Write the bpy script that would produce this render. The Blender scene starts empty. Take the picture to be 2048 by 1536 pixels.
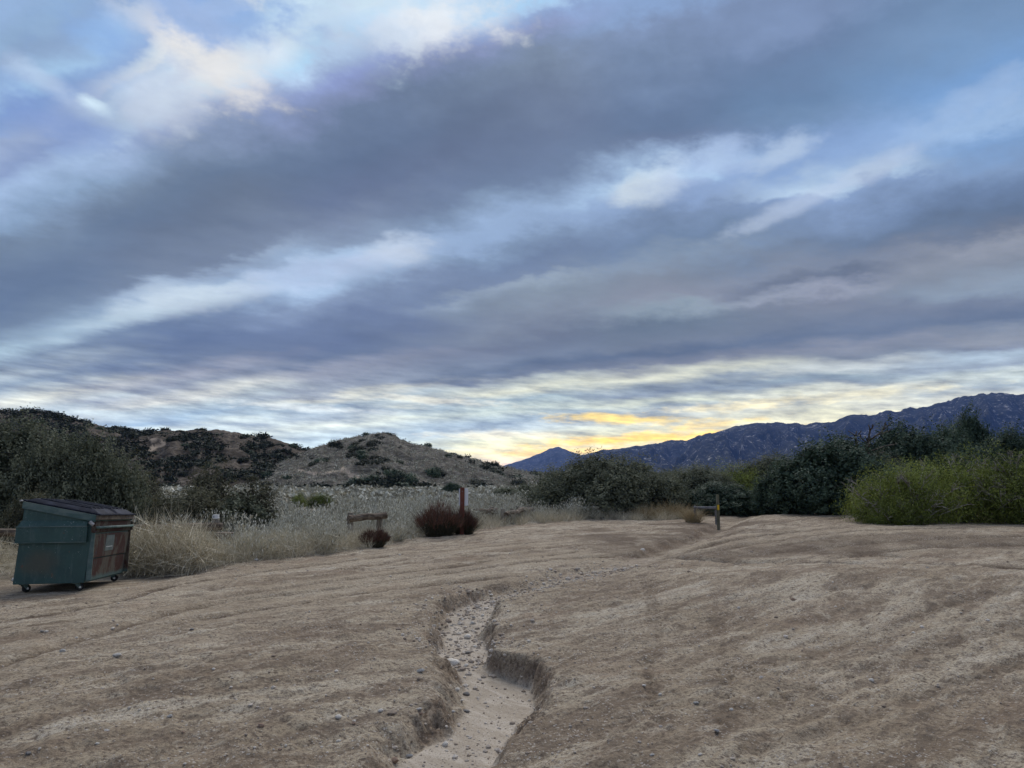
import bpy, math, random
import numpy as np

# ------------------------------------------------------------------ camera, sky, sun, exposure
scene = bpy.context.scene
COL = scene.collection
F = 1420.0                      # focal length in pixels of a 2048 px wide picture
CAMH = 1.62
PITCH = math.atan((955.0 - 768.0) / F)
SUN_AZ, SUN_EL = 9.0, 45.0      # veiled light behind the cloud deck
SUN_STRENGTH, SUN_ANGLE = 1.5, 45.0
EXPOSURE = 0.85
SKY_GAIN = 0.5 ** EXPOSURE

cam_data = bpy.data.cameras.new('camera')
cam_data.sensor_width = 36.0
cam_data.lens = 36.0 * F / 2048.0
cam_data.clip_start = 0.05
cam_data.clip_end = 60000.0
cam = bpy.data.objects.new('camera', cam_data)
COL.objects.link(cam)
cam.location = (0, 0, CAMH)
cam.rotation_euler = (math.pi / 2 + PITCH, 0, 0)
scene.camera = cam
scene.view_settings.view_transform = 'Standard'
scene.view_settings.look = 'None'
scene.view_settings.gamma = 1.0
scene.view_settings.exposure = EXPOSURE
scene.cycles.max_bounces = 5
scene.cycles.diffuse_bounces = 3
scene.cycles.glossy_bounces = 2
scene.cycles.volume_bounces = 1
scene.cycles.transparent_max_bounces = 4

sun_data = bpy.data.lights.new('sun', 'SUN')
sun_data.energy = SUN_STRENGTH
sun_data.angle = math.radians(SUN_ANGLE)
sun_data.color = (1.0, 0.95, 0.9)
sun = bpy.data.objects.new('sun', sun_data)
COL.objects.link(sun)
sun.rotation_euler = (math.radians(SUN_EL - 90), 0, math.radians(-SUN_AZ))


def dirn(px, py):
    x = (px - 1024.0) / F
    v = (768.0 - py) / F
    d = np.array([x, math.cos(PITCH) - v * math.sin(PITCH), math.sin(PITCH) + v * math.cos(PITCH)])
    return d / np.linalg.norm(d)


def lin(c):
    return tuple((v / 255.0 / 12.92) if v / 255.0 <= 0.04045 else ((v / 255.0 + 0.055) / 1.055) ** 2.4 for v in c)


class NT:
    """small helper to write node trees"""
    def __init__(self, tree):
        self.t = tree
        tree.nodes.clear()

    def n(self, typ, ins=None, **props):
        nd = self.t.nodes.new(typ)
        for k, v in props.items():
            setattr(nd, k, v)
        for k, v in (ins or {}).items():
            self.put(nd.inputs[k], v)
        return nd

    def put(self, sock, v):
        if isinstance(v, bpy.types.NodeSocket):
            self.t.links.new(v, sock)
        elif isinstance(v, bpy.types.Node):
            self.t.links.new(v.outputs[0], sock)
        else:
            if hasattr(sock, 'default_value') and isinstance(v, (tuple, list)) and sock.type == 'RGBA' and len(v) == 3:
                v = (*v, 1.0)
            sock.default_value = v

    def m(self, op, a, b=0.0, c=None, clamp=False):
        nd = self.n('ShaderNodeMath', operation=op, use_clamp=clamp)
        self.put(nd.inputs[0], a)
        self.put(nd.inputs[1], b)
        if c is not None:
            self.put(nd.inputs[2], c)
        return nd.outputs[0]

    def mix(self, f, a, b, blend='MIX'):
        nd = self.n('ShaderNodeMix', data_type='RGBA', blend_type=blend)
        self.put(nd.inputs[0], f)
        self.put(nd.inputs[6], a)
        self.put(nd.inputs[7], b)
        return nd.outputs[2]

    def noise(self, vec, scale, detail=4.0, rough=0.5, dist=0.0, dim='3D'):
        nd = self.n('ShaderNodeTexNoise', {'Scale': scale, 'Detail': detail, 'Roughness': rough, 'Distortion': dist},
                    noise_dimensions=dim)
        if vec is not None:
            self.put(nd.inputs['Vector'], vec)
        return nd.outputs[0]

    def rng(self, v, a, b, c=0.0, d=1.0, smooth=True):
        nd = self.n('ShaderNodeMapRange', interpolation_type='SMOOTHSTEP' if smooth else 'LINEAR')
        for i, q in enumerate((v, a, b, c, d)):
            self.put(nd.inputs[i], q)
        return nd.outputs[0]

    def scale(self, vec, s):
        nd = self.n('ShaderNodeVectorMath', operation='MULTIPLY')
        self.put(nd.inputs[0], vec)
        self.put(nd.inputs[1], s)
        return nd.outputs[0]

    def attr(self, name):
        return self.n('ShaderNodeAttribute', attribute_name=name).outputs['Fac']


# ---- the sky: parallel cloud streets on a high deck, laid out in world directions
BAND = math.radians(-62.0)      # azimuth the cloud streets run towards
KZ = 0.06
SKYCOLS = {
    30: '0:150,175,215 60:145,170,205 110:140,160,195 165:165,195,228 210:130,155,205 240:140,160,205 275:155,168,202 330:140,155,195 370:165,185,220 430:140,160,190 480:115,130,155 560:105,120,150 600:100,115,145 640:115,130,155 690:165,185,205 720:125,140,165 750:160,170,185 770:125,140,165 790:175,180,185 805:205,205,200 830:180,192,205',
    340: '0:140,165,210 40:150,170,210 65:208,216,225 95:226,226,226 120:175,200,230 145:212,230,245 165:185,205,230 190:200,215,230 230:180,195,220 255:150,160,195 300:130,145,180 360:110,125,155 400:100,115,145 460:105,115,140 500:115,125,150 540:120,130,155 560:165,180,205 580:150,170,200 605:208,222,232 622:185,200,215 640:110,125,160 690:95,108,145 730:110,120,150 755:150,150,165 775:135,140,160 800:202,202,202 815:170,180,190 840:140,160,185 855:190,200,205',
    680: '0:195,215,230 30:200,215,230 75:170,205,235 100:175,195,225 125:155,170,205 150:140,150,200 200:125,135,180 250:105,120,155 330:95,110,145 390:100,110,145 440:120,130,160 480:135,150,180 505:170,190,220 540:182,197,226 560:170,190,220 590:135,150,185 630:110,122,158 690:100,110,145 715:105,115,145 735:150,150,165 760:140,145,165 780:150,155,170 790:208,207,200 805:150,165,185 830:160,170,185 850:205,210,205 870:170,185,200',
    1024: '0:170,205,240 20:170,195,230 45:140,160,205 80:135,145,195 110:120,135,175 150:115,130,160 220:105,118,150 300:100,113,148 360:105,120,155 390:125,145,180 420:150,170,205 460:150,170,205 490:125,145,180 530:110,125,160 560:115,128,160 575:150,160,175 600:135,145,160 650:130,135,150 690:110,112,130 720:120,128,150 740:95,105,130 755:110,115,135 765:180,185,185 785:215,215,200 800:150,165,180 820:180,190,190 845:150,165,185 860:180,190,200 880:214,212,182 903:226,212,168 930:222,196,182',
    1365: '0:135,160,205 40:120,140,185 100:110,130,170 200:95,115,155 250:95,115,155 290:105,120,160 320:150,170,205 345:175,200,230 370:140,160,200 410:140,160,200 440:120,140,180 480:110,130,165 505:130,145,170 540:130,135,150 590:140,140,155 610:145,155,165 640:105,115,130 680:115,120,135 700:90,100,125 725:125,125,140 750:218,217,200 765:140,150,165 780:115,125,150 800:198,202,190 815:150,160,175 835:190,190,180 860:208,204,176 875:226,212,160 890:224,208,168',
    1707: '0:115,135,180 60:100,122,165 150:100,130,175 200:110,140,185 250:130,155,200 300:140,165,210 340:170,190,220 365:187,206,230 380:140,160,200 430:120,140,180 480:105,120,150 520:125,130,150 545:100,105,125 570:155,155,170 590:125,125,140 620:125,128,145 670:105,115,140 690:140,140,155 715:125,130,145 733:202,206,210 750:140,155,170 765:125,135,155 775:212,212,205 800:185,185,180 820:214,210,184 850:220,212,176',
    2018: '0:110,140,185 60:110,145,195 130:120,155,205 180:140,170,215 230:157,182,220 270:125,155,200 330:125,150,195 380:105,125,165 430:95,110,140 465:110,115,135 490:150,150,160 530:135,138,150 575:145,155,170 600:120,125,145 635:100,110,135 650:130,135,150 670:145,145,155 690:130,135,155 700:170,185,205 730:150,160,180 750:197,206,210 770:150,160,175 790:212,212,205',
}


RENTS = [  # column, row, half width, half height, tilt, colour, strength
    (400, 105, 140, 48, 18, (232, 230, 226), .9), (545, 108, 60, 42, 0, (222, 230, 238), .65), (880, 35, 160, 48, -8, (232, 237, 240), .9),
    (690, 62, 120, 50, 0, (190, 212, 236), .5), (430, 20, 130, 42, 0, (140, 175, 226), .8), (200, 95, 95, 60, 0, (142, 178, 226), .75),
    (180, 205, 34, 13, 15, (220, 242, 252), .95), (110, 175, 80, 20, 20, (190, 208, 232), .65), (310, 180, 70, 55, 0, (206, 216, 230), .75),
    (90, 235, 120, 36, 10, (132, 158, 210), .6), (1290, 375, 85, 24, -12, (218, 230, 236), .75), (1575, 300, 66, 24, -18, (200, 218, 238), .6),
    (1420, 330, 95, 30, -15, (178, 198, 230), .55), (1680, 370, 200, 16, -17, (192, 206, 226), .55), (1900, 228, 125, 26, -12, (162, 188, 222), .55),
    (800, 490, 75, 26, -10, (208, 218, 230), .7), (380, 592, 140, 26, -15, (210, 224, 234), .7), (600, 545, 130, 24, -12, (186, 202, 228), .6),
    (1240, 838, 120, 10, 2, (255, 222, 90), .9), (1280, 876, 190, 10, -3, (255, 210, 60), .95), (1120, 903, 110, 8, -2, (250, 208, 105), .85), (1420, 850, 90, 7, -6, (252, 222, 120), .7),
    (1480, 812, 130, 9, -3, (238, 226, 178), .7), (1000, 870, 120, 8, 0, (226, 218, 190), .6), (1700, 790, 160, 8, -2, (232, 226, 190), .6),
    (860, 800, 150, 7, 3, (226, 224, 208), .6), (600, 815, 160, 7, 2, (214, 222, 226), .6),
]


def build_sky():
    world = bpy.data.worlds.new('World')
    scene.world = world
    world.use_nodes = True
    k = NT(world.node_tree)
    d = k.n('ShaderNodeTexCoord').outputs['Generated']
    sep = k.n('ShaderNodeSeparateXYZ', {0: d})
    x, y, z = sep.outputs
    zz = k.m('ADD', k.m('MAXIMUM', z, 0.0), KZ)
    deck = k.n('ShaderNodeCombineXYZ', {0: k.m('DIVIDE', x, zz), 1: k.m('DIVIDE', y, zz), 2: 0.0}).outputs[0]
    rot = k.n('ShaderNodeVectorRotate', {'Vector': deck, 'Angle': -BAND}, rotation_type='Z_AXIS').outputs[0]
    # after the rotation streets run along +y of rot; across = x
    stretch = k.scale(rot, (1.0, 0.6, 1.0))
    w1 = k.m('SUBTRACT', k.noise(stretch, 1.6, 3, 0.55, 0, '2D'), 0.5)
    w2 = k.m('SUBTRACT', k.noise(k.scale(rot, (1.0, 0.75, 1.0)), 5.0, 6, 0.68, 0, '2D'), 0.5)
    near = k.rng(z, 0.03, 0.25)          # far off the deck shows only its broad forms
    w2 = k.m('MULTIPLY', w2, near)
    puff = k.noise(k.scale(k.n('ShaderNodeCombineXYZ', {0: k.m('ARCTAN2', x, y), 1: k.m('ARCSINE', z), 2: 0.0}), (8.0, 15.0, 1.0)), 1.0, 7, 0.6, 0, '2D')
    puff = k.m('MULTIPLY', k.m('SUBTRACT', puff, 0.5), near)
    across = k.m('ADD', k.m('MULTIPLY', x, math.cos(BAND)), k.m('MULTIPLY', y, -math.sin(BAND)))
    q = k.m('DIVIDE', zz, k.m('MAXIMUM', across, 0.05))
    q = k.m('MULTIPLY', q, k.m('ADD', 1.0, k.m('ADD', k.m('MULTIPLY', w1, 0.13), k.m('ADD', k.m('MULTIPLY', w2, 0.10), k.m('MULTIPLY', puff, 0.17)))))
    pos = k.m('DIVIDE', q, k.m('ADD', q, 0.6))
    az = k.m('ADD', k.m('ARCTAN2', x, y), k.m('MULTIPLY', w1, 0.25))

    def p_of(px, py):
        dd = dirn(px, py)
        qq = (max(dd[2], 0) + KZ) / max(dd[0] * math.cos(BAND) - dd[1] * math.sin(BAND), 0.05)
        return qq / (qq + 0.6)
    cols = []
    for px, txt in SKYCOLS.items():
        rn = k.n('ShaderNodeValToRGB', {0: pos})
        cr = rn.color_ramp
        cr.interpolation = 'LINEAR'
        pts = []
        for it in txt.split():
            yy, c = it.split(':')
            rgb = np.array([float(v) for v in c.split(',')])
            lum = rgb @ np.array([.3, .59, .11])
            rgb = lum + (rgb - lum) * (0.76 if lum < 150 else 0.93) + np.array([-2, 2, -1])
            rgb = 146 + (rgb - 146) * 1.05
            pts.append((p_of(px, float(yy)), lin(np.clip(rgb, 0, 252))))
        pts.sort(key=lambda t: t[0])
        while len(cr.elements) > 1:
            cr.elements.remove(cr.elements[-1])
        cr.elements[0].position = pts[0][0]
        cr.elements[0].color = (*pts[0][1], 1)
        for p, c in pts[1:]:
            e = cr.elements.new(p)
            e.color = (*c, 1)
        a = math.atan2(dirn(px, 955)[0], dirn(px, 955)[1])
        cols.append((a, rn.outputs[0]))
    out = cols[0][1]
    for (a0, _), (a1, c1) in zip(cols[:-1], cols[1:]):
        out = k.mix(k.rng(az, a0, a1), out, c1)
    # beyond the frame: the same deck, in its mean tones, goes on all round and overhead
    around = k.mix(k.rng(k.noise(stretch, 0.9, 3, 0.55, 0, '2D'), 0.38, 0.66), lin((112, 126, 160)), lin((196, 212, 234)))
    around = k.mix(k.rng(z, 0.0, 0.25), lin((185, 192, 200)), around)
    side = k.rng(k.m('ABSOLUTE', k.m('ARCTAN2', x, y)), 0.80, 1.35)
    high = k.rng(z, 0.62, 0.85)
    out = k.mix(k.m('MAXIMUM', side, high), out, around)
    # single bright rents and glowing patches in the deck
    el = k.m('ARCSINE', z)
    az0 = k.m('ARCTAN2', x, y)
    edge = k.m('ADD', k.m('MULTIPLY', w1, 0.9), k.m('ADD', k.m('MULTIPLY', w2, 1.0), k.m('MULTIPLY', puff, 3.4)))
    ragged = k.m('MULTIPLY', k.m('SUBTRACT', k.noise(k.scale(k.n('ShaderNodeCombineXYZ', {0: az0, 1: el, 2: 0.0}), (30.0, 110.0, 1.0)), 1.0, 4, 0.6, 0, '2D'), 0.5), 2.4)
    azel = k.n('ShaderNodeCombineXYZ', {0: az0, 1: k.m('MULTIPLY', el, -1.0), 2: 0.0}).outputs[0]
    for px, py, rx, ry, rt, col, st in RENTS:
        dd = dirn(px, py)
        ac, ec = math.atan2(dd[0], dd[1]), math.asin(dd[2])
        mp = k.n('ShaderNodeMapping', {'Vector': azel, 'Location': (ac, -ec, 0), 'Rotation': (0, 0, math.radians(rt)),
                                       'Scale': (rx / F, ry / F, 1)}, vector_type='TEXTURE')
        rr = k.n('ShaderNodeVectorMath', {0: mp}, operation='LENGTH').outputs['Value']
        f = k.rng(k.m('ADD', rr, ragged if py > 740 else edge), 1.5, 0.2, 0.0, st)
        out = k.mix(f, out, lin(col))
    # small cloud texture: wisps and mottling
    n3 = k.noise(k.scale(rot, (1.0, 0.8, 1.0)), 3.0, 7, 0.66, 0, '2D')
    ang = k.n('ShaderNodeCombineXYZ', {0: az0, 1: k.m('ADD', el, k.m('MULTIPLY', az0, 0.06)), 2: 0.0}).outputs[0]
    n4 = k.noise(k.scale(ang, (17.0, 100.0, 1.0)), 1.0, 6, 0.62, 0, '2D')
    low = k.rng(z, 0.10, 0.19, 1.0, 0.0)
    det = k.m('ADD', 1.0, k.m('MULTIPLY', k.m('SUBTRACT', n3, 0.5), k.m('SUBTRACT', 0.42, k.m('MULTIPLY', low, 0.3))))
    det = k.m('MULTIPLY', det, k.m('ADD', 1.0, k.m('MULTIPLY', puff, 0.30)))
    det = k.m('MULTIPLY', det, k.m('ADD', 1.0, k.m('MULTIPLY', k.m('MULTIPLY', k.m('SUBTRACT', n4, 0.5), low), 1.9)))
    det = k.m('MULTIPLY', det, k.m('ADD', 1.07, k.m('MULTIPLY', k.rng(z, 0.02, 0.17, 1.0, 0.0), 1.05)))
    out = k.n('ShaderNodeVectorMath', {0: out, 1: k.n('ShaderNodeCombineXYZ', {0: k.m('MULTIPLY', det, k.m('ADD', 1.0, k.m('MULTIPLY', low, 0.10))), 1: k.m('MULTIPLY', det, k.m('ADD', 1.0, k.m('MULTIPLY', low, 0.04))), 2: k.m('MULTIPLY', det, k.m('SUBTRACT', 1.0, k.m('MULTIPLY', low, 0.12)))})}, operation='MULTIPLY').outputs[0]
    # clear air between the clouds
    nis = k.n('ShaderNodeTexSky', sky_type='NISHITA', sun_disc=False, sun_elevation=math.radians(SUN_EL),
              sun_rotation=math.radians(SUN_AZ), altitude=900.0)
    bg1 = k.n('ShaderNodeBackground', {'Color': out, 'Strength': SKY_GAIN})
    bg2 = k.n('ShaderNodeBackground', {'Color': nis.outputs[0], 'Strength': 0.05})
    mx = k.n('ShaderNodeMixShader', {0: 0.06})
    k.put(mx.inputs[1], bg1.outputs[0])
    k.put(mx.inputs[2], bg2.outputs[0])
    o = k.n('ShaderNodeOutputWorld')
    k.put(o.inputs['Surface'], mx.outputs[0])
    world.cycles.sampling_method = 'MANUAL'
    world.cycles.sample_map_resolution = 512


build_sky()


# ------------------------------------------------------------------ numpy helpers
def sstep(a, b, v):
    t = np.clip((v - a) / (b - a), 0, 1)
    return t * t * (3 - 2 * t)


def _hash(ix, iy, seed):
    h = (ix.astype(np.int64) * 374761393 + iy.astype(np.int64) * 668265263 + seed * 974634777) & 0xffffffff
    h = ((h ^ (h >> 13)) * 1274126177) & 0xffffffff
    h = (h ^ (h >> 16)) & 0xffffffff
    return h.astype(np.float64) / 4294967295.0


def vnoise(x, y, seed=0):
    x = np.asarray(x, float)
    y = np.asarray(y, float)
    ix, iy = np.floor(x), np.floor(y)
    fx, fy = x - ix, y - iy
    fx = fx * fx * fx * (fx * (fx * 6 - 15) + 10)
    fy = fy * fy * fy * (fy * (fy * 6 - 15) + 10)
    a, b = _hash(ix, iy, seed), _hash(ix + 1, iy, seed)
    c, d = _hash(ix, iy + 1, seed), _hash(ix + 1, iy + 1, seed)
    return (a + (b - a) * fx) * (1 - fy) + (c + (d - c) * fx) * fy - 0.5


def fbm(x, y, octv=4, seed=0, gain=0.5):
    s, a, f = 0.0, 1.0, 1.0
    for i in range(octv):
        s = s + a * vnoise(x * f + 17.3 * i, y * f - 9.1 * i, seed + i)
        a *= gain
        f *= 2.03
    return s


def mesh_np(name, V, Fc, smooth=False, attrs=None):
    me = bpy.data.meshes.new(name)
    V = np.ascontiguousarray(V, np.float32)
    Fc = np.ascontiguousarray(Fc, np.int32)
    n, kk = Fc.shape
    me.vertices.add(len(V))
    me.vertices.foreach_set('co', V.ravel())
    me.loops.add(n * kk)
    me.loops.foreach_set('vertex_index', Fc.ravel())
    me.polygons.add(n)
    me.polygons.foreach_set('loop_start', np.arange(0, n * kk, kk, dtype=np.int32))
    me.polygons.foreach_set('use_smooth', np.full(n, smooth, dtype=bool))
    me.update(calc_edges=True)
    for an, av in (attrs or {}).items():
        at = me.attributes.new(an, 'FLOAT', 'POINT')
        at.data.foreach_set('value', np.ascontiguousarray(av, np.float32))
    return me


def obj(name, me, mat=None, parent=None, loc=None, rz=0.0, sc=None):
    o = bpy.data.objects.new(name, me)
    COL.objects.link(o)
    if mat is not None and me is not None and len(me.materials) == 0:
        me.materials.append(mat)
    if parent is not None:
        o.parent = parent
    if loc is not None:
        o.location = loc
    if rz:
        o.rotation_euler = (0, 0, rz)
    if sc is not None:
        o.scale = sc
    return o


def tag(o, label=None, cat=None, group=None, kind=None):
    if label:
        o['label'] = label
    if cat:
        o['category'] = cat
    if group:
        o['group'] = group
    if kind:
        o['kind'] = kind
    return o


def thing(name, label, cat, loc, rz=0.0, group=None, sc=None):
    return tag(obj(name, None, loc=loc, rz=rz, sc=sc), label, cat, group)


def copy_tree(root, loc, rz, sc, label=None, group=None):
    r = root.copy()
    COL.objects.link(r)
    r.location, r.rotation_euler, r.scale = loc, (0, 0, rz), sc
    tag(r, label, None, group)
    for ch in root.children:
        c = ch.copy()
        COL.objects.link(c)
        c.parent = r
    return r


class MB:
    """collects boxes, tubes and prisms into one mesh"""
    def __init__(self):
        self.v, self.f = [], []

    def add(self, vs, fs):
        b = len(self.v)
        self.v += [tuple(p) for p in vs]
        self.f += [tuple(i + b for i in q) for q in fs]

    def box(self, x0, x1, y0, y1, z0, z1):
        self.add([(x0, y0, z0), (x1, y0, z0), (x1, y1, z0), (x0, y1, z0), (x0, y0, z1), (x1, y0, z1), (x1, y1, z1), (x0, y1, z1)],
                 [(3, 2, 1, 0), (4, 5, 6, 7), (0, 1, 5, 4), (1, 2, 6, 5), (2, 3, 7, 6), (3, 0, 4, 7)])

    def prism(self, prof, y0, y1):
        """profile of (x, z) points, extruded along y"""
        n = len(prof)
        self.add([(x, y0, z) for x, z in prof] + [(x, y1, z) for x, z in prof],
                 [tuple(range(n)), tuple(range(2 * n - 1, n - 1, -1))] + [((i + 1) % n, i, i + n, (i + 1) % n + n) for i in range(n)])

    def tube(self, pts, rad, seg=8, cap=True, wob=0.0, rnd=None):
        pts = [np.array(p, float) for p in pts]
        rad = [rad] * len(pts) if np.isscalar(rad) else rad
        b = len(self.v)
        for i, p in enumerate(pts):
            t = pts[min(i + 1, len(pts) - 1)] - pts[max(i - 1, 0)]
            t = t / (np.linalg.norm(t) + 1e-9)
            ref = np.array([0, 0, 1.0]) if abs(t[2]) < 0.9 else np.array([1.0, 0, 0])
            u = np.cross(t, ref)
            u /= np.linalg.norm(u)
            w = np.cross(t, u)
            for j in range(seg):
                a = 2 * math.pi * j / seg
                rr = rad[i] * (1 + (rnd.uniform(-wob, wob) if rnd else 0))
                self.v.append(tuple(p + rr * (math.cos(a) * u + math.sin(a) * w)))
        for i in range(len(pts) - 1):
            for j in range(seg):
                self.f.append((b + i * seg + j, b + i * seg + (j + 1) % seg, b + (i + 1) * seg + (j + 1) % seg, b + (i + 1) * seg + j))
        if cap:
            self.f.append(tuple(b + j for j in range(seg - 1, -1, -1)))
            self.f.append(tuple(b + (len(pts) - 1) * seg + j for j in range(seg)))

    def mesh(self, name, bevel=0.0, smooth=False):
        me = bpy.data.meshes.new(name)
        me.from_pydata(self.v, [], self.f)
        if bevel > 0:
            import bmesh
            bm = bmesh.new()
            bm.from_mesh(me)
            bmesh.ops.recalc_face_normals(bm, faces=bm.faces)
            ed = [e for e in bm.edges if len(e.link_faces) == 2 and e.calc_face_angle(0) > 0.5]
            bmesh.ops.bevel(bm, geom=ed, offset=bevel, segments=2, affect='EDGES', clamp_overlap=True)
            bm.to_mesh(me)
            bm.free()
        if smooth:
            me.polygons.foreach_set('use_smooth', [True] * len(me.polygons))
        me.update()
        return me


# ------------------------------------------------------------------ materials
def new_mat(name):
    m = bpy.data.materials.new(name)
    m.use_nodes = True
    return m, NT(m.node_tree)


def finish(k, color, rough=0.9, normal=None, spec=0.2, metal=0.0):
    b = k.n('ShaderNodeBsdfPrincipled')
    k.put(b.inputs['Base Color'], color)
    k.put(b.inputs['Roughness'], rough)
    k.put(b.inputs['Specular IOR Level'], spec)
    k.put(b.inputs['Metallic'], metal)
    if normal is not None:
        k.put(b.inputs['Normal'], normal)
    o = k.n('ShaderNodeOutputMaterial')
    k.put(o.inputs['Surface'], b.outputs[0])
    return b


def bump(k, h, dist, strength=1.0, prev=None):
    nd = k.n('ShaderNodeBump', {'Height': h, 'Distance': dist, 'Strength': strength})
    if prev is not None:
        k.put(nd.inputs['Normal'], prev)
    return nd.outputs[0]


def mat_ground():
    m, k = new_mat('dirt')
    p = k.n('ShaderNodeNewGeometry').outputs['Position']
    rot = k.n('ShaderNodeVectorRotate', {'Vector': p, 'Angle': math.radians(-42)}, rotation_type='Z_AXIS').outputs[0]
    st = k.scale(rot, (0.20, 1.0, 1.0))
    big = k.noise(p, 0.35, 4, 0.6, 0.5)
    mid = k.noise(st, 2.2, 7, 0.64, 0.8)
    mid2 = k.noise(k.scale(rot, (0.35, 1.0, 1.0)), 7.0, 6, 0.65, 0.6)
    fine = k.noise(p, 30, 6, 0.72)
    grit = k.noise(p, 140, 3, 0.7)
    c = k.mix(k.rng(big, 0.36, 0.64), (0.375, 0.302, 0.206), (0.500, 0.422, 0.305))
    c = k.mix(k.rng(mid, 0.36, 0.56), k.mix(0.78, c, (0.195, 0.142, 0.096)), c)
    c = k.mix(k.m('MULTIPLY', k.rng(mid2, 0.50, 0.38), 0.8), c, (0.175, 0.135, 0.098))
    c = k.mix(k.m('MULTIPLY', k.rng(mid, 0.53, 0.66), 0.85), c, (0.58, 0.51, 0.395))
    c = k.mix(k.m('MULTIPLY', k.rng(mid2, 0.54, 0.66), 0.6), c, (0.57, 0.50, 0.385))
    c = k.mix(k.m('MULTIPLY', k.rng(fine, 0.52, 0.37), 0.95), c, (0.135, 0.102, 0.076))
    c = k.mix(k.m('MULTIPLY', k.rng(fine, 0.56, 0.68), 0.45), c, (0.60, 0.53, 0.42))
    rust = k.noise(p, 0.9, 4, 0.6)
    c = k.mix(k.m('MULTIPLY', k.rng(rust, 0.5, 0.72), 0.35), c, (0.33, 0.235, 0.158))
    # dark damp soil turned up in wheel ruts, darkened further as painted shade; bank soil
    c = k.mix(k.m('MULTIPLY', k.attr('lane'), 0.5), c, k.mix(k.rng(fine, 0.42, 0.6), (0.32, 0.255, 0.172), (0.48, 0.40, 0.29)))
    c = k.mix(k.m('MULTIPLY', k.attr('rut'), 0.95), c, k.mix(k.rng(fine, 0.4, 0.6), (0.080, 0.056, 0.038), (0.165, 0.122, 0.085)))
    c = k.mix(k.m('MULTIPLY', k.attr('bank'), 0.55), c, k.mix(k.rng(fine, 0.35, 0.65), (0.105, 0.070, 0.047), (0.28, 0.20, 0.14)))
    # washed sand of the gully bed
    sandn = k.noise(k.scale(rot, (1.0, 0.25, 1.0)), 5, 6, 0.62, 1.2)
    sand = k.mix(k.rng(sandn, 0.4, 0.62), (0.36, 0.305, 0.235), (0.475, 0.415, 0.335))
    c = k.mix(k.attr('sand'), c, sand)
    # pale and dark grit grains
    vor = k.n('ShaderNodeTexVoronoi', {'Vector': p, 'Scale': 85.0, 'Randomness': 1.0})
    cell = k.n('ShaderNodeSeparateXYZ', {0: vor.outputs['Color']})
    gr = k.rng(k.noise(p, 1.7, 3, 0.6), 0.4, 0.62)
    c = k.mix(k.m('MULTIPLY', k.m('GREATER_THAN', cell.outputs[0], 0.93), k.m('MULTIPLY', gr, 0.7)), c, (0.60, 0.55, 0.48))
    c = k.mix(k.m('MULTIPLY', k.m('GREATER_THAN', cell.outputs[1], 0.93), 0.5), c, (0.13, 0.10, 0.08))
    c = k.mix(k.rng(grit, 0.40, 0.62, 0.0, 0.75), c, k.mix(0.6, c, (0.14, 0.108, 0.08)))
    # litter under the scrub
    vg = k.attr('veg')
    ln = k.noise(p, 2.2, 6, 0.7)
    litter = k.mix(k.rng(ln, 0.35, 0.65), (0.17, 0.145, 0.108), (0.42, 0.375, 0.30))
    c = k.mix(vg, c, litter)
    hgt = k.m('ADD', k.m('MULTIPLY', fine, 0.030), k.m('MULTIPLY', grit, 0.005))
    hgt = k.m('ADD', hgt, k.m('MULTIPLY', mid2, 0.05))
    nrm = bump(k, hgt, 1.0, k.m('SUBTRACT', 0.85, k.m('MULTIPLY', k.attr('sand'), 0.6)))
    finish(k, c, 0.95, nrm, 0.08)
    return m


def mat_two(name, a, b, attr='tint', rough=0.8, spec=0.15, noise_sc=0.0, trans=0.0):
    """leaf / stem material: a mix of two colours by a per-leaf value and a per-plant random"""
    m, k = new_mat(name)
    rnd = k.n('ShaderNodeObjectInfo').outputs['Random']
    f = k.m('ADD', k.attr(attr), k.m('MULTIPLY', k.m('SUBTRACT', rnd, 0.5), 0.35), clamp=True)
    c = k.mix(f, a, b)
    bs = finish(k, c, rough, None, spec)
    if trans:
        tr = k.n('ShaderNodeBsdfTranslucent', {'Color': c})
        mx = k.n('ShaderNodeMixShader', {0: trans})
        k.put(mx.inputs[1], bs.outputs[0])
        k.put(mx.inputs[2], tr.outputs[0])
        k.put(k.t.nodes['Material Output'].inputs['Surface'], mx.outputs[0])
    return m


def mat_noise(name, a, b, scale, rough=0.85, detail=5, bdist=0.0, stretch=(1, 1, 1), spec=0.2, lo=0.38, hi=0.62):
    m, k = new_mat(name)
    p = k.scale(k.n('ShaderNodeTexCoord').outputs['Object'], stretch)
    n = k.noise(p, scale, detail, 0.6, 0.3)
    c = k.mix(k.rng(n, lo, hi), a, b)
    finish(k, c, rough, bump(k, n, bdist) if bdist else None, spec)
    return m


M = {}
M['ground'] = mat_ground()
M['stone_pale'] = mat_noise('stone_pale', (0.50, 0.45, 0.38), (0.74, 0.69, 0.60), 22, 0.8, bdist=0.004)
M['stone_grey'] = mat_noise('stone_grey', (0.32, 0.30, 0.27), (0.50, 0.475, 0.43), 25, 0.8, bdist=0.004)
M['stone_dark'] = mat_noise('stone_dark', (0.14, 0.13, 0.12), (0.26, 0.245, 0.225), 25, 0.75, bdist=0.004)
M['stone_brown'] = mat_noise('stone_brown', (0.20, 0.13, 0.09), (0.36, 0.26, 0.19), 25, 0.9, bdist=0.004)
M['gravel'] = mat_two('gravel', (0.24, 0.19, 0.145), (0.60, 0.54, 0.46), rough=0.9)
M['wood'] = mat_noise('weathered_wood', (0.075, 0.055, 0.040), (0.21, 0.165, 0.12), 9, 0.9, bdist=0.01, stretch=(0.12, 1, 1))
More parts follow.
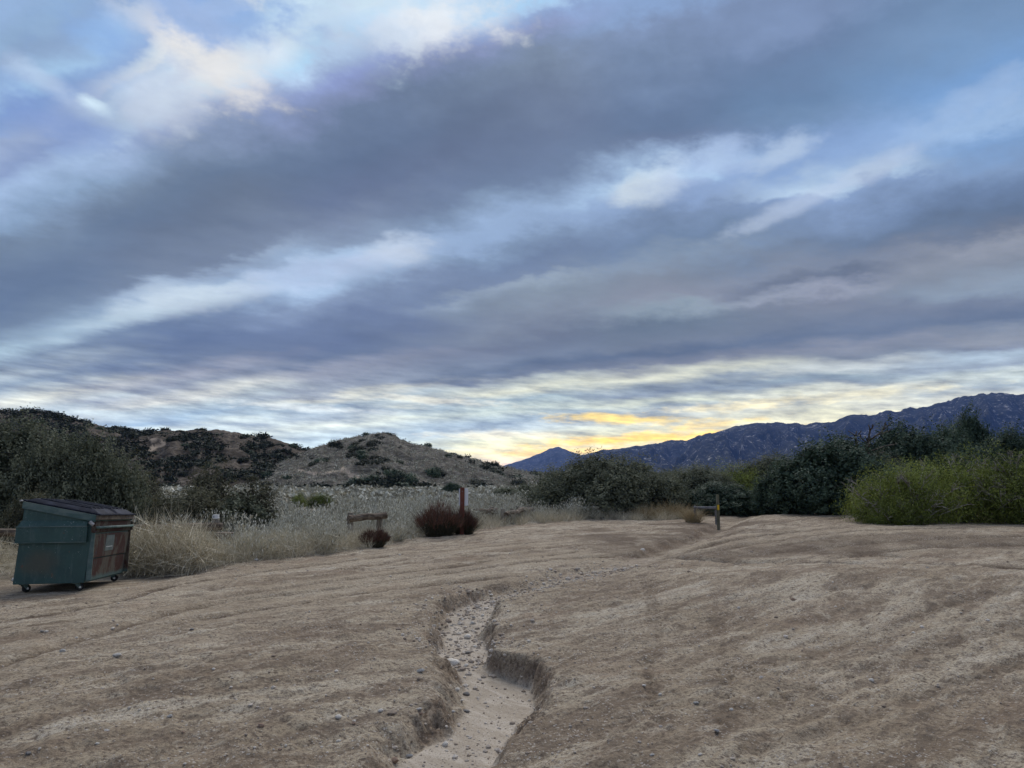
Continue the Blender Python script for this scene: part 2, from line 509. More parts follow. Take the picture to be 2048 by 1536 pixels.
M['wood_grey'] = mat_noise('grey_wood', (0.13, 0.11, 0.085), (0.30, 0.265, 0.21), 9, 0.9, bdist=0.01, stretch=(1, 1, 0.12))
M['bark'] = mat_noise('bark', (0.05, 0.04, 0.032), (0.13, 0.11, 0.09), 14, 0.95, bdist=0.01, stretch=(1, 1, 0.3))
M['dead'] = mat_noise('dead_twigs', (0.17, 0.15, 0.13), (0.34, 0.31, 0.28), 14, 0.95)
M['sign_post'] = mat_noise('brown_paint', (0.105, 0.034, 0.023), (0.165, 0.056, 0.038), 7, 0.7, stretch=(1, 1, 0.3))
M['sign_back'] = mat_noise('sheet_metal', (0.72, 0.74, 0.76), (0.80, 0.82, 0.84), 6, 0.5, spec=0.4)
M['bolt'] = mat_noise('galvanised', (0.20, 0.20, 0.20), (0.34, 0.34, 0.34), 30, 0.5)
M['marker_wood'] = mat_noise('olive_wood', (0.085, 0.085, 0.055), (0.19, 0.18, 0.125), 12, 0.9, stretch=(1, 1, 0.15))
M['yellow'] = mat_noise('yellow_band', (0.60, 0.36, 0.015), (0.72, 0.47, 0.03), 20, 0.6)
M['pipe'] = mat_noise('grey_pipe', (0.10, 0.10, 0.105), (0.20, 0.20, 0.205), 8, 0.6)
M['white'] = mat_noise('white_plastic', (0.55, 0.55, 0.53), (0.72, 0.72, 0.70), 12, 0.6)
M['scrub'] = mat_two('scrub_leaf', (0.042, 0.052, 0.034), (0.205, 0.215, 0.142), trans=0.28)
M['scrub_olive'] = mat_two('scrub_olive_leaf', (0.038, 0.040, 0.026), (0.155, 0.150, 0.095), trans=0.28)
M['oak'] = mat_two('oak_leaf', (0.021, 0.040, 0.026), (0.105, 0.145, 0.095), rough=0.7, spec=0.15, trans=0.22)
M['juniper'] = mat_two('juniper_leaf', (0.040, 0.058, 0.013), (0.245, 0.285, 0.068), trans=0.28)
M['sage'] = mat_two('sage_leaf', (0.215, 0.205, 0.155), (0.64, 0.61, 0.49))
M['straw'] = mat_two('straw', (0.30, 0.255, 0.165), (0.80, 0.72, 0.54))
M['rush'] = mat_two('dry_rush', (0.22, 0.165, 0.085), (0.50, 0.40, 0.23))
M['hill_brush'] = mat_two('hill_brush_leaf', (0.020, 0.027, 0.020), (0.066, 0.074, 0.050))
M['red'] = mat_two('buckwheat_red', (0.075, 0.040, 0.030), (0.195, 0.100, 0.072))
M['redstem'] = mat_two('buckwheat_stem', (0.040, 0.038, 0.024), (0.125, 0.110, 0.070))


# ------------------------------------------------------------------ terrain
def gpt(px, py, z=0.0):
    d = dirn(px, py)
    t = (z - CAMH) / d[2]
    return (d[0] * t, d[1] * t)


def at(px, dist):
    """world x of a picture column at depth dist"""
    d = dirn(px, 955)
    return d[0] / d[1] * dist


def zat(py, dist, px=1024):
    d = dirn(px, py)
    return CAMH + d[2] / d[1] * dist


# left edge px, right edge px, row, depth of the wash
GUL = [(790, 960, 1620, .13), (810, 967, 1536, .14), (866, 1000, 1496, .17), (917, 1027, 1466, .21), (946, 1056, 1421, .27), (925, 1052, 1377, .29),
       (905, 985, 1347, .29), (881, 973, 1323, .27), (884, 961, 1288, .25), (890, 967, 1258, .23), (902, 984, 1228, .21),
       (938, 1012, 1208, .19), (979, 1041, 1196, .18), (1071, 1116, 1181, .14), (1107, 1160, 1160, .11), (1175, 1235, 1138, .10),
       (1245, 1290, 1122, .12), (1285, 1330, 1106, .16), (1335, 1365, 1094, .17), (1385, 1410, 1081, .18), (1425, 1445, 1066, .17),
       (1462, 1478, 1048, .12), (1490, 1500, 1036, .05)]
GP = np.array([[*gpt((a + b) / 2, y, -d * 0.8), (gpt(b, y, -d * .8)[0] - gpt(a, y, -d * .8)[0]) / 2, d] for a, b, y, d in GUL])
GP[:, 2] = np.clip(GP[:, 2], 0.07, 0.6)
GP[16:, 2] = np.clip(GP[16:, 2], 0.10, 0.22)


def poly_dist(x, y, P, vals=None):
    """distance to polyline P (n,2+), nearest interpolated extra columns, and the signed side"""
    best = np.full(x.shape, 1e9)
    extra = [np.zeros(x.shape) for _ in range(P.shape[1] - 2)]
    side = np.zeros(x.shape)
    for i in range(len(P) - 1):
        ax, ay = P[i, :2]
        bx, by = P[i + 1, :2]
        dx, dy = bx - ax, by - ay
        t = np.clip(((x - ax) * dx + (y - ay) * dy) / (dx * dx + dy * dy + 1e-12), 0, 1)
        d = np.hypot(x - ax - t * dx, y - ay - t * dy)
        k = d < best
        best = np.where(k, d, best)
        for j in range(len(extra)):
            extra[j] = np.where(k, P[i, 2 + j] * (1 - t) + P[i + 1, 2 + j] * t, extra[j])
        side = np.where(k, np.sign((x - ax) * dy - (y - ay) * dx), side)
    return best, extra, side


def pl(*pts, z=0.0):
    return np.array([gpt(px, py, z) for px, py in pts])


RILLS = [  # side rills: points, half width, depth
    (pl((2140, 1160), (2048, 1149), (1950, 1141), (1850, 1134), (1700, 1129), (1560, 1125), (1480, 1120), (1400, 1115), (1310, 1108)), .16, .15),
    (pl((1420, 1090), (1470, 1080), (1523, 1069), (1585, 1061), (1700, 1053)), .08, .09),
    (pl((1480, 1128), (1600, 1118), (1760, 1112), (1900, 1118)), .07, .05),
]
RUTS = [
    (pl((-150, 1400), (0, 1345), (150, 1296), (330, 1236), (450, 1205), (600, 1186), (800, 1160), (1000, 1131), (1150, 1112), (1290, 1095), (1420, 1072)), .13, .034),
    (pl((-150, 1280), (0, 1262), (160, 1243), (320, 1214), (470, 1190), (640, 1165), (820, 1143), (1000, 1118), (1150, 1100)), .12, .024),
    (pl((-100, 1250), (0, 1242), (130, 1222), (250, 1196), (340, 1172)), .11, .022),
    (pl((280, 1180), (420, 1158), (600, 1132), (800, 1108), (960, 1092), (1100, 1080), (1250, 1070)), .11, .02),
    (pl((340, 1260), (520, 1222), (700, 1190), (860, 1172), (1040, 1150)), .12, .02),
    (pl((600, 1150), (760, 1128), (960, 1104), (1120, 1090), (1280, 1082)), .10, .016),
    (pl((1300, 1180), (1308, 1260), (1296, 1340), (1320, 1440)), .09, .0065),
    (pl((1432, 1215), (1445, 1300), (1462, 1400), (1440, 1500)), .09, .0065),
    (pl((1350, 1112), (1500, 1098), (1700, 1086), (1900, 1080), (2100, 1072)), .14, .028),
    (pl((1360, 1104), (1500, 1090), (1700, 1077), (1900, 1068), (2100, 1058)), .13, .026),
    (pl((1400, 1118), (1560, 1108), (1750, 1099), (1900, 1096), (2100, 1092)), .13, .028),
    (pl((1560, 1100), (1700, 1093), (1860, 1088), (2100, 1084)), .13, .024),
    (pl((1420, 1096), (1600, 1082), (1800, 1073), (2100, 1064)), .12, .022),
    (pl((1700, 1112), (1850, 1105), (2000, 1103), (2100, 1101)), .13, .022),
    (pl((1500, 1345), (1650, 1300), (1800, 1250), (1950, 1222), (2100, 1205)), .11, .009),
    (pl((1420, 1440), (1560, 1392), (1750, 1330), (1900, 1290), (2100, 1250)), .11, .009),
    (pl((1500, 1500), (1700, 1440), (1900, 1370), (2100, 1310)), .12, .010),
]
EDGE_PX = [-300, 0, 60, 250, 400, 560, 660, 740, 830, 950, 1060, 1200, 1300, 1390, 1425, 1470, 1505, 1530, 1600, 1690, 1720, 1760, 1850, 1950, 2048, 2350]
EDGE_PY = [1165, 1150, 1150, 1146, 1132, 1116, 1106, 1097, 1078, 1063, 1050, 1041, 1043, 1040, 1024, 1022, 1026, 1032, 1034, 1046, 1057, 1060, 1055, 1046, 1040, 1035]
_e = np.array([gpt(a, b) for a, b in zip(EDGE_PX, EDGE_PY)])
EDGE_AZ = np.arctan2(_e[:, 0], _e[:, 1])
EDGE_R = np.hypot(_e[:, 0], _e[:, 1])


def veg_depth(x, y):
    """metres beyond the edge of the dirt lot (negative on the dirt)"""
    az = np.arctan2(x, y)
    r = np.hypot(x, y)
    return r - np.interp(az, EDGE_AZ, EDGE_R)


def base_height(x, y):
    h = 0.10 * fbm(x / 9.0, y / 9.0, 3, 5) * sstep(3, 8, np.hypot(x, y))
    # swell between the two washes, and the long bank rising on the right
    h = h + 0.25 * np.exp(-(((x - 5.2) / 4.5) ** 2) - ((y - 10.6) / 2.2) ** 2)
    h = h + 0.16 * sstep(2.5, 9.0, x - 0.05 * y) * sstep(13.6, 19.5, y)
    h = h + 0.15 * sstep(0.0, 1.6, x - np.interp(y, GP[16:, 1], GP[16:, 0])) * sstep(14.8, 17.5, y) * (1 - sstep(26, 30, y))
    # level pad under the dumpster, falling away from the lot
    pad = sstep(-9.4, -8.2, x) * (1 - sstep(-6.3, -5.0, x)) * sstep(9.4, 10.5, y) * (1 - sstep(13.0, 14.2, y))
    h = h * (1 - pad) + pad * (-0.085 - 0.047 * (np.clip(y, 10.3, 13.2) - 10.9))
    h = h + 0.10 * np.exp(-((x + 3.0) / 3.0) ** 2 - ((y - 6.5) / 2.5) ** 2)
    far = sstep(30, 300, np.hypot(x, y))
    return h * (1 - far) - 0.4 * far


def terrain(x, y, full=True):
    x = np.asarray(x, float)
    y = np.asarray(y, float)
    h = base_height(x, y)
    d, (w, dep), side = poly_dist(x, y, GP)
    wob = 0.11 * fbm(x * 2.2, y * 2.2, 4, 21) + 0.045 * fbm(x * 9, y * 9, 3, 22)
    d = d + wob
    bw = 0.08 + 0.55 * (0.5 + vnoise(x * 1.1, y * 1.1, 23)) ** 1.6 + 0.10 * sstep(10.5, 13, y)
    t = np.clip((d - w) / bw, 0, 1)
    prof = 1 - t * t * (3 - 2 * t)
    notch = 0.0
    dep = dep * 0.82
    cut = dep * prof + 0.05 * np.exp(-(d / 0.9) ** 2)
    sand = (1 - sstep(0.0, 0.06, d - w)) * (1 - sstep(10.2, 11.8, y) * 0.75) * (y < 17)
    bank = sstep(0.0, 0.2, t) * (1 - sstep(0.5, 1.0, t)) * sstep(0.08, 0.16, dep) * (0.35 + 0.65 * sstep(-0.25, 0.2, fbm(x * 1.9, y * 1.9, 3, 24)))
    rut = np.zeros(x.shape)
    rz = np.zeros(x.shape)
    lane = np.zeros(x.shape)
    for P, hw, dp in RILLS:
        d2, _, _ = poly_dist(x, y, P)
        d2 = np.abs(d2 + 0.05 * fbm(x * 2.5, y * 2.5, 3, 41))
        pr = 1 - sstep(hw * 0.3, hw * 2.6, d2)
        cut = np.maximum(cut, dp * pr)
        bank = np.maximum(bank, 0.7 * (1 - sstep(hw * 0.2, hw * 1.8, d2)))
    for P, hw, dp in RUTS:
        d2, _, _ = poly_dist(x, y, P)
        d2 = np.abs(d2 + 0.07 * fbm(x * 1.1, y * 1.1, 2, 51))
        fade = sstep(-0.28, 0.18, fbm(x * 0.6, y * 0.6, 2, 52))
        pr = (1 - sstep(hw * 0.45, hw * 1.15, d2)) * (0.5 + 0.5 * fade)
        berm = np.exp(-((d2 - hw * 1.5) / (hw * 0.35)) ** 2)
        rz = rz - 1.5 * dp * pr + 0.6 * dp * berm * fade + 0.010 * pr * np.sign(fbm(x * 11, y * 11, 1, 55))
        core = (1 - sstep(hw * 0.3, hw * 0.9, d2)) * (0.7 + 0.3 * fade)
        if dp >= 0.02:
            lane = np.maximum(lane, (1 - sstep(0.25, 0.75, d2)) * (0.5 + 0.5 * fade))
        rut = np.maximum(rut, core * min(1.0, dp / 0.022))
    for px, py, rx, ry, st in ((1310, 1072, 2.8, 2.8, .75), (1410, 1056, 2.2, 2.6, .8), (1465, 1034, 2.0, 3.0, .45), (1230, 1092, 1.8, 1.2, .4), (1560, 1106, 3.2, 0.9, .6), (1850, 1098, 4.5, 1.3, .55), (2000, 1140, 1.2, .4, .6)):
        cx, cy = gpt(px, py)
        q = 1 - np.hypot((x - cx) / rx, (y - cy) / ry) + 0.9 * fbm(x * 0.8, y * 0.8, 3, 58)
        rut = np.maximum(rut, st * sstep(0.0, 0.6, q))
    vg = veg_depth(x, y) + 0.5 * fbm(x * 0.9, y * 0.9, 3, 61)
    veg = sstep(-0.15, 0.7, vg)
    dirtk = 1 - sand
    # rills and crusts: anisotropic, running up to the right
    c, s = math.cos(math.radians(42)), math.sin(math.radians(42))
    u, v = x * c + y * s, -x * s + y * c
    warp = 0.5 * fbm(x * 0.5, y * 0.5, 2, 71)
    n = 0.050 * fbm(u * 0.40 + warp, v * 1.5 + warp, 4, 72, 0.55)
    n = n + 0.024 * (0.5 - np.abs(fbm(u * 1.1 + warp, v * 4.5 + warp, 3, 73)) * 1.6)
    n = n + 0.030 * fbm(x * 6, y * 6, 4, 74, 0.62)
    n = n * (1 - 0.5 * rut) * (1 - 0.45 * lane)
    n = n * (1 - 0.8 * sstep(-9.0, -8.0, x) * (1 - sstep(-6.2, -5.4, x)) * sstep(10, 10.6, y) * (1 - sstep(12.8, 13.6, y)))
    lump = (0.05 * fbm(x * 6, y * 6, 4, 75, 0.65) + 0.035 * fbm(x * 19, y * 19, 2, 78)) * bank * 2.0
    z = h - cut + (n + rz) * dirtk * (1 - 0.3 * prof) + lump + sand * 0.010 * fbm(u * 6, v * 1.8, 3, 76) + 0.06 * veg * fbm(x * 1.1, y * 1.1, 3, 77)
    if full:
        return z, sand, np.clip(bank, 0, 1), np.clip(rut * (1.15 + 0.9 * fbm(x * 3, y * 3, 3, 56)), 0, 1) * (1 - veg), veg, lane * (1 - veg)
    return z


def gz(x, y):
    return float(terrain(np.array([x]), np.array([y]), False)[0])


def build_ground():
    az = np.radians(np.concatenate([np.arange(-180, -42, 4.0), np.linspace(-42, 42, 520), np.arange(46, 181, 4.0)]))
    az[0], az[-1] = -math.pi, math.pi
    r = np.concatenate([np.geomspace(0.4, 2.6, 9)[:-1], np.geomspace(2.6, 45, 560)[:-1], np.geomspace(45, 400, 70)[:-1], np.geomspace(400, 11000, 26)])
    A, R = np.meshgrid(az, r)
    x, y = R * np.sin(A), R * np.cos(A)
    z, sand, bank, rut, veg, lane = terrain(x.ravel(), y.ravel())
    V = np.column_stack([x.ravel(), y.ravel(), z])
    nr, nc = A.shape
    i = np.arange(nr * nc).reshape(nr, nc)
    Fc = np.stack([i[:-1, :-1], i[:-1, 1:], i[1:, 1:], i[1:, :-1]], -1).reshape(-1, 4)[:, ::-1]
    ctr = len(V)
    me = mesh_np('ground', V, Fc, True, {'sand': sand, 'bank': bank, 'rut': rut, 'veg': veg, 'lane': lane})
    o = tag(obj('ground', me, M['ground']), kind='structure')
    return o


build_ground()


# ------------------------------------------------------------------ hills and mountains
def mat_hill(name, a, b, c_trail, sc=0.35, rock=None, bd=0.35):
    m, k = new_mat(name)
    p = k.n('ShaderNodeNewGeometry').outputs['Position']
    n1 = k.noise(p, sc, 6, 0.7)
    n2 = k.noise(k.scale(p, (1, 1, 2.5)), sc * 6, 5, 0.7, 0.4)
    c = k.mix(k.rng(n1, 0.38, 0.62), a, b)
    c = k.mix(k.m('MULTIPLY', k.rng(n2, 0.40, 0.62), 0.8), k.mix(0.5, a, (0.02, 0.018, 0.014)), c)
    c = k.mix(k.m('MULTIPLY', k.attr('trail'), 0.9), c, c_trail)
    if rock:
        n3 = k.noise(p, rock[0], 8, 0.75, 0.6)
        n4 = k.noise(p, rock[0] * 0.22, 4, 0.6)
        f = k.m('MULTIPLY', k.rng(n3, 0.53, 0.64), k.rng(n4, 0.40, 0.56))
        c = k.mix(k.m('MULTIPLY', f, rock[2]), c, rock[1])
    finish(k, c, 0.95, bump(k, n2, bd), 0.05)
    return m


M['hill'] = mat_hill('hill_scrub', (0.140, 0.126, 0.102), (0.275, 0.252, 0.212), (0.40, 0.33, 0.26), 0.12, bd=0.5)
M['hill_dark'] = mat_hill('hill_dark_scrub', (0.090, 0.073, 0.057), (0.195, 0.162, 0.128), (0.36, 0.29, 0.22), 0.10, bd=0.5)
M['mountain'] = mat_hill('mountain_chaparral', (0.012, 0.017, 0.015), (0.034, 0.038, 0.035), (0.2, 0.2, 0.2), 0.004, (0.035, (0.50, 0.48, 0.46), 0.7), 16.0)
M['foothill'] = mat_hill('foothill_scrub', (0.035, 0.036, 0.026), (0.11, 0.10, 0.07), (0.3, 0.25, 0.2), 0.03, bd=1.0)
RANGES = {}


def build_range(name, sky, rf, rr, rb, na, nd, mat, seed, spur, freq, trails=(), rough=0.0, ridge_var=0.0):
    """a hill: for every azimuth a crest at its own distance, a spurred front slope and a back slope"""
    sky = np.array(sky, float)
    a_of = np.array([math.atan2(dirn(p, 955)[0], dirn(p, 955)[1]) for p in sky[:, 0]])
    az = np.linspace(a_of[0], a_of[-1], na)
    u = np.concatenate([np.linspace(0, 1, nd), np.linspace(1, 1.8, nd // 3)[1:]])
    px = np.interp(az, a_of, sky[:, 0])
    py = np.interp(az, a_of, sky[:, 1])
    ker = np.hanning(max(5, na // 60))
    py = np.convolve(np.pad(py, len(ker) // 2, mode='edge'), ker / ker.sum(), 'valid')[:na]
    rid = rr * (1 + ridge_var * fbm(az * 9, az * 0 + seed, 3, seed))
    el = np.array([dirn(a, b)[2] / np.hypot(*dirn(a, b)[:2]) for a, b in zip(px, py)])
    H = el * rid * (1 + 0.025 * fbm(az * 160, az * 0 + 3.0, 4, seed + 1, 0.6)) + CAMH

    def surf(A, U):
        Hh = np.interp(A, az, H)
        rc = np.interp(A, az, rid)
        R = np.where(U < 1, rf + (rc - rf) * U, rc + (rb - rc) * (U - 1) / 0.8)
        uu = np.clip(U, 0, 1)
        ph = A * freq + 0.35 * fbm(A * freq * 0.4, U * 1.6, 2, seed + 3)
        rg = 1 - np.abs(2 * (fbm(ph, U * 0.9, 4, seed + 4)))      # ridged spurs
        prof = uu ** 0.85 - spur * (1 - rg) * np.sin(np.pi * np.clip(uu, 0, 1)) * 1.1
        back = 1 - sstep(1.0, 1.8, U) * 1.05
        z = -1.5 + (Hh + 1.5) * np.where(U < 1, prof, back)
        x, y = R * np.sin(A), R * np.cos(A)
        z = z + rough * fbm(x / (rr * 0.02), y / (rr * 0.02), 4, seed + 7) * np.sin(np.pi * np.clip(uu * 0.97, 0, 1)) ** 0.5
        return x, y, z
    A, U = np.meshgrid(az, u)
    x, y, z = surf(A.ravel(), U.ravel())
    trail = np.zeros(len(x))
    yy = np.maximum(y, 1)
    dz = (z - CAMH)
    cp, sp = math.cos(PITCH), math.sin(PITCH)
    depth = y * cp + dz * sp
    ppx = 1024 + F * x / depth
    ppy = 768 - F * (-y * sp + dz * cp) / depth
    for P, w in trails:
        P = np.array(P, float)
        d, _, _ = poly_dist(ppx + 5 * fbm(ppx / 9, ppy / 6, 3, 5), ppy, P)
        trail = np.maximum(trail, 1 - sstep(w * 0.5, w, d))
    n1, n2 = A.shape
    i = np.arange(n1 * n2).reshape(n1, n2)
    Fc = np.stack([i[:-1, :-1], i[1:, :-1], i[1:, 1:], i[:-1, 1:]], -1).reshape(-1, 4)[:, ::-1]
    Fc = Fc[:, ::-1]
    Fc = Fc[:, ::-1]
    me = mesh_np(name, np.column_stack([x, y, z]), Fc, True, {'trail': trail})
    o = tag(obj(name, me, mat), kind='structure')
    RANGES[name + str(seed)] = (surf, az, a_of)
    return surf, az


MTN = [(1130, 925), (1150, 918), (1164, 911), (1176, 908), (1220, 899), (1281, 891), (1310, 889), (1346, 881), (1375, 879), (1410, 870), (1450, 860),
       (1467, 853), (1500, 849), (1538, 842), (1560, 844), (1581, 846), (1610, 848), (1637, 846), (1672, 842), (1695, 834), (1713, 829), (1745, 829),
       (1786, 820), (1810, 821), (1832, 814), (1853, 818), (1888, 808), (1923, 796), (1950, 790), (1970, 786), (2010, 787), (2048, 788), (2150, 792), (2400, 800), (2800, 830)]
build_range('mountain', MTN, 3000, 5200, 7500, 320, 80, M['mountain'], 11, 0.34, 30.0, rough=55, ridge_var=0.10)
build_range('mountain', [(900, 956), (960, 948), (1000, 934), (1050, 918), (1082, 907), (1100, 897), (1117, 893), (1135, 900), (1164, 911), (1210, 922), (1300, 935), (1420, 950)],
            6000, 8800, 10500, 200, 60, M['mountain'], 12, 0.2, 26.0, rough=25)
build_range('foothill', [(700, 950), (900, 945), (1000, 938), (1030, 941), (1075, 944), (1120, 946), (1300, 945), (1600, 946), (2100, 950)], 260, 620, 900, 200, 40, M['foothill'], 13, 0.15, 30.0, rough=3)
HILL_FAR, AZ_FAR = build_range('hill', [(-700, 830), (-400, 800), (-200, 806), (-60, 819), (0, 821), (30, 821), (60, 818), (90, 825), (130, 836), (160, 844), (215, 856), (265, 864), (320, 874), (420, 892), (560, 920), (700, 950)],
                               170, 300, 380, 220, 60, M['hill_dark'], 14, 0.12, 16.0, rough=2.0)
HILL_MID, AZ_MID = build_range('hill', [(120, 925), (200, 893), (255, 869), (280, 863), (330, 861), (380, 860), (440, 859), (465, 863), (490, 871), (505, 874), (530, 873), (560, 884), (590, 893), (620, 900), (680, 915), (760, 945), (800, 956)],
                               125, 215, 290, 240, 70, M['hill_dark'], 15, 0.16, 18.0, [([(300, 900), (328, 888), (322, 880), (300, 878)], 3.5), ([(305, 893), (290, 905)], 3)], rough=1.6)
HILL_MAIN, AZ_MAIN = build_range('hill', [(470, 965), (540, 935), (600, 908), (630, 893), (665, 884), (700, 876), (740, 868), (765, 866), (785, 869), (800, 878), (830, 889), (870, 897), (930, 912), (985, 928), (1040, 942), (1100, 953), (1160, 962)],
                                 100, 160, 215, 280, 90, M['hill'], 16, 0.10, 20.0, [([(688, 938), (700, 948), (715, 958), (732, 972), (745, 985)], 7), ([(590, 940), (640, 948), (690, 940)], 3)], rough=1.2)

# ------------------------------------------------------------------ the air
hz = MB()
hz.box(-12000, 12000, -12000, 12000, -6, 900)
hm, hk = new_mat('haze_air')
pv = hk.n('ShaderNodeVolumePrincipled', {'Density': 4.2e-5, 'Color': (0.20, 0.38, 0.95), 'Anisotropy': 0.0})
ho = hk.n('ShaderNodeOutputMaterial')
hk.put(ho.inputs['Volume'], pv.outputs[0])
HAZE = tag(obj('haze', hz.mesh('haze'), hm), 'thin bluish evening haze filling the valley air', 'haze', kind='stuff')


# ------------------------------------------------------------------ plants: generators
def rot_rand(rs, n):
    """n random orthonormal pairs"""
    a = rs.normal(size=(n, 3))
    a /= np.linalg.norm(a, axis=1)[:, None]
    b = rs.normal(size=(n, 3))
    b -= a * (a * b).sum(1)[:, None]
    b /= np.linalg.norm(b, axis=1)[:, None]
    return a, b


def leaves(rs, C, size, tint, up=0.35, slim=0.55, N=None):
    """rhombic leaves at centres C"""
    n = len(C)
    a, b = rot_rand(rs, n)
    a[:, 2] += up
    if N is not None:                      # blades turned towards the light, outwards from their bough
        nn = N + rs.normal(size=(n, 3)) * 0.45
        nn /= np.linalg.norm(nn, axis=1)[:, None]
        a -= nn * (a * nn).sum(1)[:, None]
        b = np.cross(nn, a)
        b /= np.linalg.norm(b, axis=1)[:, None] + 1e-9
    a /= np.linalg.norm(a, axis=1)[:, None] + 1e-9
    s = size * rs.uniform(0.6, 1.3, n)[:, None]
    V = np.stack([C - a * s, C + b * s * slim, C + a * s, C - b * s * slim], 1).reshape(-1, 3)
    Fc = np.arange(4 * n).reshape(n, 4)
    return V, Fc, np.repeat(tint, 4)


def blades(rs, B, D, L, W, bend, tint, seg=2):
    """thin curved ribbons: base B, direction D (unit), length L, width W, bend downwards/outwards"""
    n = len(B)
    side = np.cross(D, rs.normal(size=(n, 3)))
    side /= np.linalg.norm(side, axis=1)[:, None] + 1e-9
    Vs, Fs = [], []
    hor = D.copy()
    hor[:, 2] = 0
    hor /= np.linalg.norm(hor, axis=1)[:, None] + 1e-6
    for i in range(seg + 1):
        t = i / seg
        P = B + D * (L * t)[:, None] + hor * (bend * L * t * t)[:, None] - np.array([0, 0, 1.0]) * (bend * 0.6 * L * t * t)[:, None]
        w = (W * (1 - 0.75 * t))[:, None] * 0.5
        Vs += [P - side * w, P + side * w]
    V = np.stack(Vs, 1).reshape(-1, 3)
    k = 2 * (seg + 1)
    base = (np.arange(n) * k)[:, None]
    Fc = np.concatenate([base + np.array([[2 * i, 2 * i + 1, 2 * i + 3, 2 * i + 2]]) for i in range(seg)], 0)
    return V, Fc, np.repeat(tint, k)


def merge(parts):
    V, Fs, T, b = [], [], [], 0
    for v, f, t in parts:
        V.append(v)
        Fs.append(f + b)
        T.append(t)
        b += len(v)
    return np.concatenate(V), np.concatenate(Fs), np.concatenate(T)


def crown(seed, lobes, clump_d, per, leaf, sig, up=0.35, slim=0.55, fill=0.25, core=0, ragged=0.20):
    """leaf clumps over the shells of ellipsoid lobes (cx,cy,cz,rx,ry,rz)"""
    rs = np.random.RandomState(seed)
    C, T, NN = [], [], []
    L = np.array(lobes, float)
    for l in L:
        area = 4 * math.pi * (((l[3] * l[4]) ** 1.6 + (l[3] * l[5]) ** 1.6 + (l[4] * l[5]) ** 1.6) / 3) ** (1 / 1.6)
        n = int(area / clump_d ** 2)
        d = rs.normal(size=(n, 3))
        d /= np.linalg.norm(d, axis=1)[:, None]
        rad = np.where(rs.rand(n) < fill, rs.uniform(0.45, 0.85, n), rs.uniform(0.84, 1.04, n))
        lump = 1 + ragged * fbm(d[:, 0] * 2.2 + seed, d[:, 1] * 2.2 + d[:, 2] * 2.7, 3, seed)
        c = l[:3] + d * l[3:] * (rad * lump)[:, None]
        keep = c[:, 2] > 0.05
        # drop clumps deep inside another lobe
        for m in L:
            if m is l:
                continue
            q = ((c - m[:3]) / m[3:])
            keep &= (q * q).sum(1) > 0.5
        c = c[keep]
        ct = np.clip(0.52 + 0.24 * rs.normal(size=len(c)) + 0.5 * vnoise(c[:, 0] * 1.5 + c[:, 2], c[:, 1] * 1.5, seed + 2), 0, 1)
        m = rs.poisson(per, len(c))
        cc = np.repeat(c, m, 0)
        # each clump is a short spray reaching outwards and up
        ax = d[keep] + np.array([0, 0, 0.5]) + rs.normal(size=(len(c), 3)) * 0.35
        ax /= np.linalg.norm(ax, axis=1)[:, None]
        NN.append(np.repeat(d[keep] / l[3:] * l[3:].mean() + np.array([0, 0, 0.25]), m, 0))
        along = np.clip(rs.normal(size=len(cc)), -1.4, 1.4) * sig * 1.5
        C.append(cc + np.clip(rs.normal(size=cc.shape), -1.7, 1.7) * sig * 0.62 + np.repeat(ax, m, 0) * along[:, None])
        T.append(np.clip(np.repeat(ct, m) + rs.normal(size=len(cc)) * 0.14, 0, 1))
    C, T = np.concatenate(C), np.concatenate(T)
    parts = [leaves(rs, C, leaf, T, up, slim, np.concatenate(NN))]
    if core:  # inner leaves, tinted darker to paint the shade inside the crown
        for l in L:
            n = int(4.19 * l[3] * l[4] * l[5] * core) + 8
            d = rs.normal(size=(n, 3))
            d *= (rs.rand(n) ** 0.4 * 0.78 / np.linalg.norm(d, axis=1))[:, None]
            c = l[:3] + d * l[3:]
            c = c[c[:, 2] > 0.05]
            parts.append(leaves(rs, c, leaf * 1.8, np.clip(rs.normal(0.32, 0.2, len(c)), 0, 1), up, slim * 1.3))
    return merge(parts)


